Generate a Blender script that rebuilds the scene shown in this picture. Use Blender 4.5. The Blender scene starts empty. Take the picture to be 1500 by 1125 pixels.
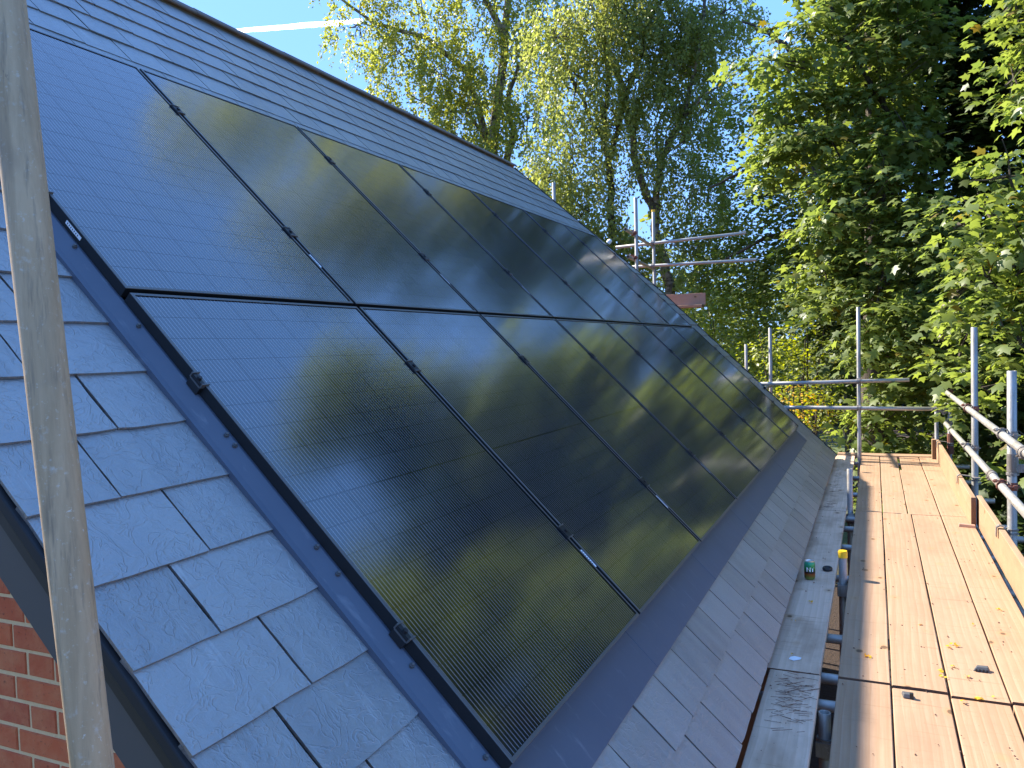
import bpy, math, random
import numpy as np
from mathutils import Vector, Matrix

random.seed(7)
RNG = np.random.default_rng(11)
SC = bpy.context.scene
COL = SC.collection

# ------------------------------------------------------------------ camera
CAM_POS = (1.99544, -1.68498, -0.20505)
RIGHT = Vector((0.91127020, 0.41080679, -0.02871247))
DOWN = Vector((-0.00821484, -0.05157497, -0.99863534))
FWD = Vector((-0.41172702, 0.91026249, -0.04362402))
cam = bpy.data.cameras.new('camera')
cam.sensor_width = 36.0
cam.lens = 1175.135 / 1500 * 36.0
cam.clip_start = 0.05
cam.clip_end = 6000
cam_ob = bpy.data.objects.new('camera', cam)
COL.objects.link(cam_ob)
m = Matrix.Identity(4)
for i in range(3):
    m[i][0] = RIGHT[i]; m[i][1] = -DOWN[i]; m[i][2] = -FWD[i]; m[i][3] = CAM_POS[i]
cam_ob.matrix_world = m
SC.camera = cam_ob

# ------------------------------------------------------------------ sky, sun, exposure
SUN_AZ = math.radians(13)            # shadows fall towards +x and a little towards -y
SUN_EL = math.radians(41.9)
world = bpy.data.worlds.new('World')
SC.world = world
world.use_nodes = True
wn = world.node_tree
bg = wn.nodes['Background']
sky = wn.nodes.new('ShaderNodeTexSky')
sky.sky_type = 'NISHITA'
sky.sun_disc = False
sky.sun_elevation = SUN_EL
sky.sun_rotation = math.radians(-77)
sky.altitude = 100
sky.air_density = 1.0
sky.dust_density = 0.3
sky.ozone_density = 2.2
hs_ = wn.nodes.new('ShaderNodeHueSaturation'); hs_.inputs['Saturation'].default_value = 1.35
gm_ = wn.nodes.new('ShaderNodeGamma'); gm_.inputs['Gamma'].default_value = 0.2
wn.links.new(sky.outputs['Color'], hs_.inputs['Color']); wn.links.new(hs_.outputs[0], gm_.inputs['Color'])
tn_ = wn.nodes.new('ShaderNodeVectorMath'); tn_.operation = 'MULTIPLY'; tn_.inputs[1].default_value = (0.43, 0.73, 1.42)
wn.links.new(gm_.outputs[0], tn_.inputs[0]); wn.links.new(tn_.outputs[0], bg.inputs['Color'])
bg.inputs['Strength'].default_value = 0.15
sd = bpy.data.lights.new('sun', 'SUN')
sd.energy = 2.4
sd.angle = math.radians(0.53)
sd.color = (1.0, 0.93, 0.80)
sun = bpy.data.objects.new('sun', sd)
COL.objects.link(sun)
sdir = Vector((math.cos(SUN_AZ) * math.cos(SUN_EL), -math.sin(SUN_AZ) * math.cos(SUN_EL), -math.sin(SUN_EL)))
sun.rotation_euler = sdir.to_track_quat('-Z', 'Y').to_euler()
sun.location = (-20, 8, 25)
SC.view_settings.view_transform = 'Standard'
SC.view_settings.look = 'None'
SC.view_settings.gamma = 1
SC.view_settings.use_curve_mapping = False
SC.view_settings.exposure = 2.6

# ------------------------------------------------------------------ helpers
TH = 0.7808235
CT, ST = math.cos(TH), math.sin(TH)
S_AX = Vector((CT, 0, -ST))
N_AX = Vector((ST, 0, CT))
Y_AX = Vector((0, 1, 0))
GROUND = -4.3
DECK = -1.70                         # top of the scaffold boards


def W(s, y, n=0.0):
    """roof coordinates (down the slope, along the ridge, off the glass) to world"""
    return Vector((s * CT + n * ST, y, -s * ST + n * CT))


def roof_matrix(s, y, n):
    """x along the ridge towards the viewer's left, y down the slope, z off the roof"""
    M = Matrix.Identity(4)
    p = W(s, y, n)
    for i in range(3):
        M[i][0] = -Y_AX[i]; M[i][1] = S_AX[i]; M[i][2] = N_AX[i]; M[i][3] = p[i]
    return M


def project(p):
    d = Vector(p) - Vector(CAM_POS)
    z = d.dot(FWD)
    if z < 0.05:
        return None
    return 750 + 1175.1 * d.dot(RIGHT) / z, 562.5 + 1175.1 * d.dot(DOWN) / z, z


class MB:
    def __init__(self):
        self.v = []; self.f = []; self.m = []

    def add(self, verts, faces, mat=0):
        o = len(self.v)
        self.v += [tuple(p) for p in verts]
        self.f += [tuple(i + o for i in f) for f in faces]
        self.m += [mat] * len(faces)

    def hexa(self, p, mat=0):
        self.add(p, [(0, 3, 2, 1), (4, 5, 6, 7), (0, 1, 5, 4), (1, 2, 6, 5), (2, 3, 7, 6), (3, 0, 4, 7)], mat)

    def box(self, x0, x1, y0, y1, z0, z1, mat=0):
        self.hexa([(x0, y0, z0), (x1, y0, z0), (x1, y1, z0), (x0, y1, z0), (x0, y0, z1), (x1, y0, z1), (x1, y1, z1), (x0, y1, z1)], mat)

    def roofbox(self, s0, s1, y0, y1, n0, n1, mat=0):
        self.hexa([W(s0, y0, n0), W(s1, y0, n0), W(s1, y1, n0), W(s0, y1, n0), W(s0, y0, n1), W(s1, y0, n1), W(s1, y1, n1), W(s0, y1, n1)], mat)

    def ring(self, c, ax, r, seg):
        a = Vector(ax).normalized()
        u = a.orthogonal().normalized(); w = a.cross(u)
        c = Vector(c)
        return [c + r * (math.cos(2 * math.pi * k / seg) * u + math.sin(2 * math.pi * k / seg) * w) for k in range(seg)]

    def loft(self, rings, closed0=True, closed1=True, mat=0):
        seg = len(rings[0])
        vs = [p for r in rings for p in r]
        fs = []
        for i in range(len(rings) - 1):
            for k in range(seg):
                a = i * seg + k; b = i * seg + (k + 1) % seg
                fs.append((a, b, b + seg, a + seg))
        if closed0: fs.append(tuple(reversed(range(seg))))
        if closed1: fs.append(tuple(range((len(rings) - 1) * seg, len(rings) * seg)))
        self.add(vs, fs, mat)

    def cyl(self, a, b, r, seg=12, r2=None, mat=0):
        a = Vector(a); b = Vector(b); ax = b - a
        self.loft([self.ring(a, ax, r, seg), self.ring(b, ax, r if r2 is None else r2, seg)], mat=mat)

    def pipe(self, a, b, r, seg=18, wall=0.005, depth=0.12):
        """an open steel tube: rim, and a bore at either end"""
        a = Vector(a); b = Vector(b); ax = b - a; d = ax.normalized() * min(depth, ax.length * 0.4)
        R = lambda c, rr: self.ring(c, ax, rr, seg)
        bev = ax.normalized() * 0.002
        self.loft([R(a + d, r - wall), R(a + bev, r - wall), R(a, r - wall + .001), R(a, r - .0015), R(a + bev, r), R(b - bev, r), R(b, r - .0015), R(b, r - wall + .001), R(b - bev, r - wall), R(b - d, r - wall)])

    def limb(self, pts, radii, seg=8, mat=0):
        pts = [Vector(p) for p in pts]
        rings = []
        ref = None
        for i, p in enumerate(pts):
            t = (pts[min(i + 1, len(pts) - 1)] - pts[max(i - 1, 0)]).normalized()
            if ref is None: ref = t.orthogonal().normalized()
            ref = (ref - t * ref.dot(t)).normalized()
            w = t.cross(ref)
            rings.append([p + radii[i] * (math.cos(2 * math.pi * k / seg) * ref + math.sin(2 * math.pi * k / seg) * w) for k in range(seg)])
        self.loft(rings, mat=mat)

    def mesh(self, name, mats, smooth=False):
        me = bpy.data.meshes.new(name)
        me.from_pydata(self.v, [], self.f)
        for mt in mats: me.materials.append(mt)
        if len(mats) > 1:
            me.polygons.foreach_set('material_index', self.m)
        if smooth: me.polygons.foreach_set('use_smooth', [True] * len(self.f))
        me.update()
        return me

    def build(self, name, mats, parent=None, smooth=False, **props):
        if not isinstance(mats, (list, tuple)): mats = [mats]
        return link(name, self.mesh(name, mats, smooth), parent, **props)


def link(name, data, parent=None, matrix=None, **props):
    o = bpy.data.objects.new(name, data)
    COL.objects.link(o)
    if parent is not None:
        o.parent = parent
        o.matrix_parent_inverse = Matrix.Translation(-parent.location)
    if matrix is not None:
        o.matrix_basis = matrix
    for k, v in props.items(): o[k] = v
    return o


def thing(name, loc, label, category, group=None):
    o = bpy.data.objects.new(name, None)
    o.empty_display_size = 0.1
    o.location = loc
    COL.objects.link(o)
    tag(o, label, category, group)
    return o


def tag(o, label, category, group=None):
    o['label'] = label; o['category'] = category
    if group: o['group'] = group
    return o


def smooth_by_angle(o, ang=0.6):
    me = o.data
    me.polygons.foreach_set('use_smooth', [True] * len(me.polygons))
    try: me.set_sharp_from_angle(angle=ang)
    except Exception: pass


def bevel(o, w, seg=2):
    md = o.modifiers.new('bevel', 'BEVEL'); md.width = w; md.segments = seg; md.limit_method = 'ANGLE'
    return o


def tri_mesh(name, verts, tris, mats):
    me = bpy.data.meshes.new(name)
    n = len(tris)
    me.vertices.add(len(verts)); me.vertices.foreach_set('co', np.ascontiguousarray(verts, np.float32).ravel())
    me.loops.add(n * 3); me.loops.foreach_set('vertex_index', np.ascontiguousarray(tris, np.int32).ravel())
    me.polygons.add(n); me.polygons.foreach_set('loop_start', np.arange(0, n * 3, 3, dtype=np.int32))
    for mt in mats: me.materials.append(mt)
    me.update(calc_edges=True)
    return me


# ------------------------------------------------------------------ materials
class NT:
    def __init__(self, name):
        self.mat = bpy.data.materials.new(name)
        self.mat.use_nodes = True
        self.t = self.mat.node_tree
        self.bsdf = self.t.nodes['Principled BSDF']
        self.out = self.t.nodes['Material Output']

    def n(self, typ, **kw):
        nd = self.t.nodes.new(typ)
        for k, v in kw.items(): setattr(nd, k, v)
        return nd

    def l(self, a, b): self.t.links.new(a, b)

    def val(self, sock, v):
        if hasattr(v, 'is_output') or hasattr(v, 'links'): self.l(v, sock)
        else: sock.default_value = v

    def math(self, op, a, b=None, c=None, clamp=False):
        nd = self.n('ShaderNodeMath', operation=op, use_clamp=clamp)
        self.val(nd.inputs[0], a)
        if b is not None: self.val(nd.inputs[1], b)
        if c is not None: self.val(nd.inputs[2], c)
        return nd.outputs[0]

    def mix(self, fac, a, b):
        nd = self.n('ShaderNodeMix', data_type='RGBA')
        self.val(nd.inputs[0], fac)
        for s, v in ((nd.inputs[6], a), (nd.inputs[7], b)):
            if isinstance(v, tuple): s.default_value = (*v, 1) if len(v) == 3 else v
            else: self.l(v, s)
        return nd.outputs[2]

    def coord(self, scale=(1, 1, 1), which='Object', jitter=True, rot=(0, 0, 0)):
        tc = self.n('ShaderNodeTexCoord')
        v = tc.outputs[which]
        if jitter:
            oi = self.n('ShaderNodeObjectInfo')
            ge = self.n('ShaderNodeNewGeometry')
            r = self.math('ADD', oi.outputs['Random'], ge.outputs['Random Per Island'])
            add = self.n('ShaderNodeVectorMath', operation='ADD')
            sc = self.n('ShaderNodeVectorMath', operation='SCALE'); sc.inputs[0].default_value = (37.1, 61.7, 23.9)
            self.l(r, sc.inputs['Scale'])
            self.l(v, add.inputs[0]); self.l(sc.outputs[0], add.inputs[1])
            v = add.outputs[0]
        mp = self.n('ShaderNodeMapping')
        mp.inputs['Scale'].default_value = scale; mp.inputs['Rotation'].default_value = rot
        self.l(v, mp.inputs['Vector'])
        return mp.outputs[0]

    def noise(self, vec, scale=5, detail=4, rough=0.55, dist=0.0):
        nd = self.n('ShaderNodeTexNoise')
        nd.inputs['Scale'].default_value = scale; nd.inputs['Detail'].default_value = detail
        nd.inputs['Roughness'].default_value = rough; nd.inputs['Distortion'].default_value = dist
        self.l(vec, nd.inputs['Vector'])
        return nd.outputs['Fac']

    def ramp(self, fac, stops):
        nd = self.n('ShaderNodeValToRGB')
        cr = nd.color_ramp
        while len(cr.elements) < len(stops): cr.elements.new(0.5)
        for e, (p, c) in zip(cr.elements, stops):
            e.position = p
            e.color = (c, c, c, 1) if not isinstance(c, tuple) else (*c, 1)
        self.l(fac, nd.inputs[0])
        return nd.outputs[0]

    def bump(self, h, strength=0.3, dist=0.01):
        nd = self.n('ShaderNodeBump')
        nd.inputs['Strength'].default_value = strength; nd.inputs['Distance'].default_value = dist
        self.l(h, nd.inputs['Height']); self.l(nd.outputs[0], self.bsdf.inputs['Normal'])

    def rnd(self):
        oi = self.n('ShaderNodeObjectInfo'); ge = self.n('ShaderNodeNewGeometry')
        return self.math('FRACT', self.math('ADD', oi.outputs['Random'], self.math('MULTIPLY', ge.outputs['Random Per Island'], 7.31)))

    def set(self, **kw):
        for k, v in kw.items():
            s = self.bsdf.inputs[k]
            if isinstance(v, tuple): s.default_value = (*v, 1) if len(v) == 3 else v
            elif isinstance(v, (int, float)): s.default_value = v
            else: self.l(v, s)
        return self


def simple(name, col, rough=0.5, metal=0.0, spec=0.5):
    t = NT(name); t.set(**{'Base Color': col, 'Roughness': rough, 'Metallic': metal, 'Specular IOR Level': spec})
    return t.mat


def mat_slate(name='slate', edge=False):
    t = NT(name)
    v = t.coord((1, 1, 1))
    big = t.noise(v, 3.5, 3)
    fine = t.noise(t.coord((9, 16, 9)), 4, 6, 0.65, 1.2)
    r = t.rnd()
    c = t.mix(r, (0.150, 0.148, 0.150), (0.225, 0.218, 0.214))
    c = t.mix(t.ramp(big, [(0.35, 0.0), (0.7, 0.55)]), c, (0.28, 0.272, 0.255))
    if edge:
        c = t.mix(t.ramp(fine, [(0.35, 0.0), (0.65, 1.0)]), (0.20, 0.165, 0.14), (0.085, 0.075, 0.072))
    # chalky scuffs, left by boots and saws
    sc = t.noise(t.coord((24, 3.2, 10), rot=(0, 0, 0.35)), 1.6, 4, 0.62, 0.6)
    scm = t.ramp(t.math('MULTIPLY', sc, t.ramp(t.noise(v, 2.2, 2), [(0.42, 0.0), (0.72, 1.0)])), [(0.43, 0.0), (0.66, 0.38)])
    c = t.mix(scm, c, (0.55, 0.55, 0.54))
    t.set(**{'Base Color': c, 'Roughness': t.ramp(fine, [(0.3, 0.33), (0.75, 0.52)]), 'Specular IOR Level': 0.5, 'IOR': 2.5})
    rip = t.noise(t.coord((5, 26, 5), rot=(0, 0, 0.12)), 1.5, 4, 0.55, 0.9)
    flake = t.noise(t.coord((3, 8, 3)), 1.4, 3, 0.5, 1.5)
    crease = t.ramp(flake, [(0.47, 0.0), (0.50, 1.0), (0.53, 0.0)])
    t.bump(t.math('ADD', t.math('ADD', t.math('MULTIPLY', rip, 0.75), t.math('MULTIPLY', fine, 0.2)), t.math('MULTIPLY', crease, 0.22)), 0.62, 0.006)
    return t.mat


def mat_wood(name, base=(0.40, 0.263, 0.168), dark=(0.27, 0.150, 0.075), axis='Y', dirty=0.25):
    t = NT(name)
    def sc(a, along):
        return (along, a, a) if axis == 'X' else (a, along, a)
    fib = t.noise(t.coord(sc(70, 1.3)), 1.6, 5, 0.6, 0.3)
    ring = t.n('ShaderNodeTexWave', wave_type='BANDS', bands_direction='Y' if axis == 'X' else 'X', wave_profile='SAW')
    ring.inputs['Scale'].default_value = 9; ring.inputs['Distortion'].default_value = 7; ring.inputs['Detail'].default_value = 2
    ring.inputs['Detail Scale'].default_value = 0.35
    t.l(t.coord(sc(1.0, 0.22)), ring.inputs['Vector'])
    blot = t.noise(t.coord(sc(3.0, 1.1)), 1.5, 4, 0.6)
    saw = t.noise(t.coord(sc(3.0, 46)), 1.0, 3, 0.6)
    c = t.mix(t.math('MULTIPLY', ring.outputs['Fac'], 0.55), base, dark)
    c = t.mix(t.ramp(fib, [(0.38, 0.0), (0.75, 0.55)]), c, dark)
    r = t.rnd()
    c = t.mix(t.math('MULTIPLY', r, 0.45), c, (0.40, 0.255, 0.165))
    c = t.mix(t.ramp(blot, [(0.45, 0.0), (0.75, dirty * 2.6)]), c, (0.26, 0.16, 0.095))
    c = t.mix(t.ramp(saw, [(0.60, 0.0), (0.76, 0.6)]), c, (0.22, 0.13, 0.07))
    vo = t.n('ShaderNodeTexVoronoi', feature='F1'); vo.inputs['Scale'].default_value = 1.0; vo.inputs['Randomness'].default_value = 1.0
    t.l(t.coord(sc(6.0, 4.2)), vo.inputs['Vector'])
    wob = t.math('ADD', vo.outputs['Distance'], t.math('MULTIPLY', fib, 0.05))
    knot = t.ramp(wob, [(0.10, 1.0), (0.135, 0.0)])
    halo = t.ramp(wob, [(0.10, 0.6), (0.26, 0.0)])
    c = t.mix(halo, c, (0.40, 0.22, 0.10))
    c = t.mix(t.math('MULTIPLY', knot, 0.85), c, (0.10, 0.055, 0.03))
    grit = t.noise(t.coord((1, 1, 1)), 60, 2, 0.5)
    c = t.mix(t.ramp(grit, [(0.70, 0.0), (0.78, 0.5)]), c, (0.13, 0.09, 0.06))
    t.set(**{'Base Color': c, 'Roughness': 0.72, 'Specular IOR Level': 0.3})
    t.bump(t.math('ADD', fib, t.math('MULTIPLY', saw, 0.6)), 0.35, 0.002)
    return t.mat


def mat_steel(name, col=(0.40, 0.40, 0.39), stain=(0.24, 0.21, 0.18), metal=0.55, rough=0.48, axis='Z', fine=False):
    t = NT(name)
    a = {'Z': (14, 14, 1.6), 'X': (1.6, 14, 14), 'Y': (14, 1.6, 14)}[axis]
    s1 = t.noise(t.coord(a), 2.2, 5, 0.65, 0.5)
    s2 = t.noise(t.coord((1, 1, 1)), 38, 4, 0.7)
    s3 = t.noise(t.coord((1, 1, 1)), 7, 3, 0.6)
    c = t.mix(t.ramp(s1, [(0.36, 0.0), (0.68, 1.0)]), col, stain)
    c = t.mix(t.ramp(s2, [(0.60, 0.0), (0.78, 0.65)]), c, (0.60, 0.57, 0.52))
    c = t.mix(t.ramp(s3, [(0.62, 0.0), (0.80, 0.7)]), c, (0.15, 0.115, 0.085))
    if fine:
        sp_ = t.noise(t.coord((1, 1, 1)), 130, 4, 0.7)
        c = t.mix(t.ramp(sp_, [(0.60, 0.0), (0.68, 0.45)]), c, (0.62, 0.57, 0.50))
        c = t.mix(t.ramp(t.noise(t.coord((60, 60, 5)), 1.5, 4, 0.7), [(0.55, 0.0), (0.70, 0.6)]), c, (0.13, 0.105, 0.08))
        c = t.mix(t.ramp(t.noise(t.coord((1, 1, 0.6)), 24, 5, 0.75, 1.0), [(0.67, 0.0), (0.70, 0.75)]), c, (0.66, 0.61, 0.54))
        c = t.mix(t.ramp(t.noise(t.coord((1, 1, 0.5)), 17, 5, 0.75, 1.0), [(0.68, 0.0), (0.71, 0.8)]), c, (0.11, 0.075, 0.05))
    t.set(**{'Base Color': c, 'Metallic': metal, 'Roughness': t.ramp(s2, [(0.3, rough - 0.06), (0.7, rough + 0.16)])})
    t.bump(t.math('ADD', s2, t.math('MULTIPLY', s1, 0.6)), 0.25, 0.002)
    return t.mat


def mat_leaf(name, a, b, trans=0.35, rough=0.38, spec=0.45, brown=None):
    t = NT(name)
    r = t.rnd()
    ge = t.n('ShaderNodeNewGeometry')
    patch = t.noise(t.coord((1, 1, 1), jitter=False), 0.55, 3, 0.6)
    c = t.mix(r, a, b)
    c = t.mix(t.ramp(patch, [(0.38, 0.0), (0.66, 0.5)]), c, tuple(0.5 * (x + y) * k for x, y, k in zip(a, b, (1.25, 1.12, 0.8))))
    if brown:
        c = t.mix(t.ramp(t.math('FRACT', t.math('MULTIPLY', r, 13.7)), [(0.965, 0.0), (0.98, 0.7)]), c, brown)
    t.set(**{'Base Color': c, 'Roughness': rough, 'Specular IOR Level': spec})
    tr = t.n('ShaderNodeBsdfTranslucent')
    hs = t.n('ShaderNodeHueSaturation'); hs.inputs['Saturation'].default_value = 1.15; hs.inputs['Value'].default_value = 2.8
    hs.inputs['Hue'].default_value = 0.488
    t.l(c, hs.inputs['Color']); t.l(hs.outputs[0], tr.inputs['Color'])
    mx = t.n('ShaderNodeMixShader'); mx.inputs[0].default_value = trans
    t.l(t.bsdf.outputs[0], mx.inputs[1]); t.l(tr.outputs[0], mx.inputs[2]); t.l(mx.outputs[0], t.out.inputs['Surface'])
    return t.mat


def mat_bark(name, a, b, scale=(6, 6, 1.2), pale=None):
    t = NT(name)
    n1 = t.noise(t.coord(scale, jitter=False), 3, 5, 0.65, 0.6)
    c = t.mix(t.ramp(n1, [(0.35, 0.0), (0.65, 1.0)]), a, b)
    if pale:
        n2 = t.noise(t.coord((2, 2, 5), jitter=False), 1.2, 4, 0.7)
        c = t.mix(t.ramp(n2, [(0.48, 0.0), (0.58, 0.9)]), c, pale)
    t.set(**{'Base Color': c, 'Roughness': 0.9, 'Specular IOR Level': 0.2})
    t.bump(n1, 0.6, 0.03)
    return t.mat


M = {}
M['slate'] = mat_slate()
M['slate_edge'] = mat_slate('slate_edge', True)
M['board'] = mat_wood('scaffold_wood')
M['board_x'] = mat_wood('scaffold_wood_crosswise', axis='X')
M['board_old'] = mat_wood('weathered_wood', (0.74, 0.54, 0.40), (0.55, 0.38, 0.27), dirty=0.3)
M['toe'] = mat_wood('toe_board_wood', (0.41, 0.27, 0.155), (0.28, 0.155, 0.072), dirty=0.3)
M['pink_ply'] = mat_wood('pink_stained_wood', (0.46, 0.27, 0.21), (0.33, 0.18, 0.13), axis='X', dirty=0.3)
M['end_grain'] = simple('end_grain', (0.16, 0.085, 0.05), 0.85)
M['steel'] = mat_steel('galvanised_tube')
M['steel_y'] = mat_steel('galvanised_tube_long', (0.46, 0.45, 0.42), (0.30, 0.27, 0.23), axis='Y')
M['steel_x'] = mat_steel('galvanised_tube_cross', (0.44, 0.43, 0.41), (0.30, 0.28, 0.25), axis='X')
M['steel_near'] = mat_steel('dirty_galvanised_pole', (0.54, 0.375, 0.225), (0.35, 0.235, 0.13), metal=0.15, rough=0.6, fine=True)
M['coupler'] = mat_steel('coupler_steel', (0.30, 0.285, 0.27), (0.17, 0.13, 0.10), metal=0.5, rough=0.5)
M['rust'] = mat_steel('rusty_coupler', (0.23, 0.085, 0.055), (0.13, 0.05, 0.035), metal=0.2, rough=0.7)
M['black_frame'] = simple('black_anodised', (0.014, 0.0145, 0.016), 0.5, 0.0, 0.3)
M['frame_lip'] = simple('frame_lip', (0.115, 0.113, 0.112), 0.38, 0.3, 0.5)  # paler than the black frame: the edge's specular line put into its colour
M['tray'] = simple('black_plastic_tray', (0.010, 0.010, 0.012), 0.5)
M['sticker'] = simple('white_sticker', (0.75, 0.75, 0.76), 0.5)
M['verge'] = simple('dark_verge_trim', (0.020, 0.021, 0.024), 0.6, 0.0, 0.25)
M['grey_paint'] = simple('grey_bargeboard', (0.075, 0.070, 0.070), 0.5, 0.0, 0.3)
M['rubber'] = simple('black_rubber', (0.012, 0.012, 0.014), 0.55)
M['plastic_grey'] = simple('grey_plastic', (0.085, 0.085, 0.088), 0.5)
M['yellow'] = simple('yellow_plastic', (0.75, 0.47, 0.02), 0.4)
M['white'] = simple('white_plastic', (0.8, 0.8, 0.8), 0.4)
M['fascia'] = simple('red_brown_fascia', (0.26, 0.075, 0.035), 0.7)


def m_flash():
    t = NT('flashing')
    a = t.noise(t.coord((1, 1, 1)), 5, 4, 0.6)
    s = t.noise(t.coord((3, 26, 8), rot=(0, 0, 0.3)), 1.4, 4, 0.65, 0.4)
    c = t.mix(a, (0.060, 0.075, 0.110), (0.085, 0.102, 0.140))
    c = t.mix(t.ramp(s, [(0.60, 0.0), (0.80, 0.42)]), c, (0.26, 0.28, 0.31))
    t.set(**{'Base Color': c, 'Roughness': 0.46, 'Metallic': 0.0, 'Specular IOR Level': 0.65})
    t.bump(a, 0.12, 0.01)
    return t.mat


M['flashing'] = m_flash()


def m_ridge():
    t = NT('ridge_clay')
    a = t.noise(t.coord((1, 1, 1)), 9, 5, 0.6)
    c = t.mix(a, (0.13, 0.105, 0.09), (0.23, 0.19, 0.16))
    t.set(**{'Base Color': c, 'Roughness': 0.75}); t.bump(a, 0.3, 0.01)
    return t.mat


M['ridge'] = m_ridge()


def m_brick():
    t = NT('red_brick')
    r = t.rnd()
    n1 = t.noise(t.coord((1, 1, 1)), 14, 5, 0.65)
    n2 = t.noise(t.coord((1, 1, 1)), 70, 3, 0.6)
    c = t.mix(r, (0.62, 0.135, 0.048), (0.45, 0.095, 0.045))
    c = t.mix(t.ramp(n1, [(0.38, 0.0), (0.7, 0.75)]), c, (0.60, 0.20, 0.085))
    c = t.mix(t.ramp(n2, [(0.63, 0.0), (0.74, 0.7)]), c, (0.10, 0.04, 0.03))
    t.set(**{'Base Color': c, 'Roughness': 0.85, 'Specular IOR Level': 0.25})
    t.bump(t.math('ADD', n1, n2), 0.5, 0.006)
    return t.mat


def m_mortar():
    t = NT('mortar')
    n1 = t.noise(t.coord((1, 1, 1)), 60, 4, 0.7)
    c = t.mix(n1, (0.62, 0.40, 0.19), (0.80, 0.55, 0.30))
    t.set(**{'Base Color': c, 'Roughness': 0.95}); t.bump(n1, 0.6, 0.004)
    return t.mat


M['brick'] = m_brick()
M['mortar'] = m_mortar()

CELL_W, CELL_H = 0.182, 0.0905


def m_cell(name, grid):
    """dark glass over silicon: fine bright wires run down the slope"""
    t = NT(name)
    tc = t.n('ShaderNodeTexCoord')
    sx = t.n('ShaderNodeSeparateXYZ'); t.l(tc.outputs['Object'], sx.inputs[0])
    x, y = sx.outputs[0], sx.outputs[1]
    pitch = CELL_W / 12
    fx = t.math('FRACT', t.math('ADD', t.math('DIVIDE', x, pitch), 100.25))
    wire = t.math('LESS_THAN', fx, 0.20)
    if grid:
        gx = t.math('FRACT', t.math('DIVIDE', t.math('ADD', x, 0.5925 - 0.0155 + 18.5), 0.185))
        gy = t.math('FRACT', t.math('DIVIDE', t.math('ADD', y, 9.34), 0.0935))
        gap = t.math('MAXIMUM', t.math('LESS_THAN', gx, 0.016), t.math('LESS_THAN', gy, 0.03))
        wire = t.math('MULTIPLY', wire, t.math('SUBTRACT', 1.0, gap))
    dust = t.noise(t.coord((1, 1, 1), 'Object'), 3.0, 4, 0.65)
    c = t.mix(wire, (0.006, 0.0065, 0.010), (0.17, 0.17, 0.18))
    if grid: c = t.mix(gap, c, (0.002, 0.002, 0.003))
    speck = t.noise(t.coord((1, 1, 1)), 55, 3, 0.6)
    c = t.mix(t.ramp(speck, [(0.735, 0.0), (0.78, 0.35)]), c, (0.35, 0.35, 0.37))
    t.set(**{'Base Color': c, 'Roughness': t.ramp(dust, [(0.3, 0.10), (0.7, 0.14)]), 'IOR': 2.3, 'Specular IOR Level': 0.5})
    return t.mat


M['cell'] = m_cell('solar_cell', False)
M['laminate_grid'] = m_cell('solar_laminate', True)
M['backsheet'] = NT('black_backsheet').set(**{'Base Color': (0.004, 0.004, 0.005), 'Roughness': 0.10, 'IOR': 2.15}).mat

M['syc'] = mat_leaf('sycamore_leaf', (0.086, 0.124, 0.036), (0.150, 0.190, 0.052), 0.40, 0.44, 0.45, brown=(0.16, 0.11, 0.02))
M['syc2'] = mat_leaf('sycamore_leaf_pale', (0.090, 0.130, 0.036), (0.156, 0.196, 0.052), 0.40, 0.44, 0.45, brown=(0.16, 0.09, 0.02))
M['oak'] = mat_leaf('oak_leaf', (0.090, 0.125, 0.030), (0.150, 0.185, 0.042), 0.42, 0.45)
M['maple_shade'] = mat_leaf('maple_leaf_shade_dark', (0.034, 0.058, 0.016), (0.062, 0.092, 0.024), 0.28, 0.5, 0.35)  # leaf colour darkened to stand for deep shade and dim the panel reflections
M['birch'] = mat_leaf('birch_leaf', (0.132, 0.164, 0.040), (0.208, 0.224, 0.056), 0.50, 0.42, brown=(0.30, 0.24, 0.02))
M['birch2'] = mat_leaf('birch_leaf_green', (0.128, 0.160, 0.048), (0.195, 0.215, 0.070), 0.50, 0.42)
M['shrub'] = mat_leaf('shrub_leaf', (0.15, 0.19, 0.03), (0.24, 0.27, 0.045), 0.35, 0.45)
M['bloom'] = mat_leaf('yellow_bloom', (0.42, 0.36, 0.02), (0.55, 0.26, 0.03), 0.3, 0.6)
M['far'] = mat_leaf('far_leaf', (0.085, 0.115, 0.030), (0.150, 0.170, 0.045), 0.35, 0.6)
M['bark'] = mat_bark('dark_bark', (0.050, 0.040, 0.030), (0.11, 0.09, 0.07))
M['bark_grey'] = mat_bark('grey_bark', (0.10, 0.085, 0.065), (0.22, 0.19, 0.15))
M['bark_birch'] = mat_bark('birch_bark', (0.07, 0.055, 0.04), (0.16, 0.13, 0.10), pale=(0.36, 0.32, 0.27))


def m_ground():
    t = NT('earth')
    v = t.coord((1, 1, 1), jitter=False)
    a = t.noise(v, 2.0, 6, 0.7); b = t.noise(v, 28, 5, 0.7); g = t.noise(v, 0.12, 3, 0.6)
    c = t.mix(b, (0.020, 0.011, 0.007), (0.060, 0.036, 0.024))
    c = t.mix(t.ramp(g, [(0.42, 0.0), (0.55, 1.0)]), c, t.mix(a, (0.05, 0.075, 0.018), (0.11, 0.13, 0.03)))
    t.set(**{'Base Color': c, 'Roughness': 0.95}); t.bump(b, 0.8, 0.05)
    return t.mat


# ------------------------------------------------------------------ ground
g = MB()
g.add([(-2500, -2500, GROUND), (2500, -2500, GROUND), (2500, 2500, GROUND), (-2500, 2500, GROUND)], [(0, 1, 2, 3)])
g.build('ground', m_ground(), kind='structure')

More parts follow.
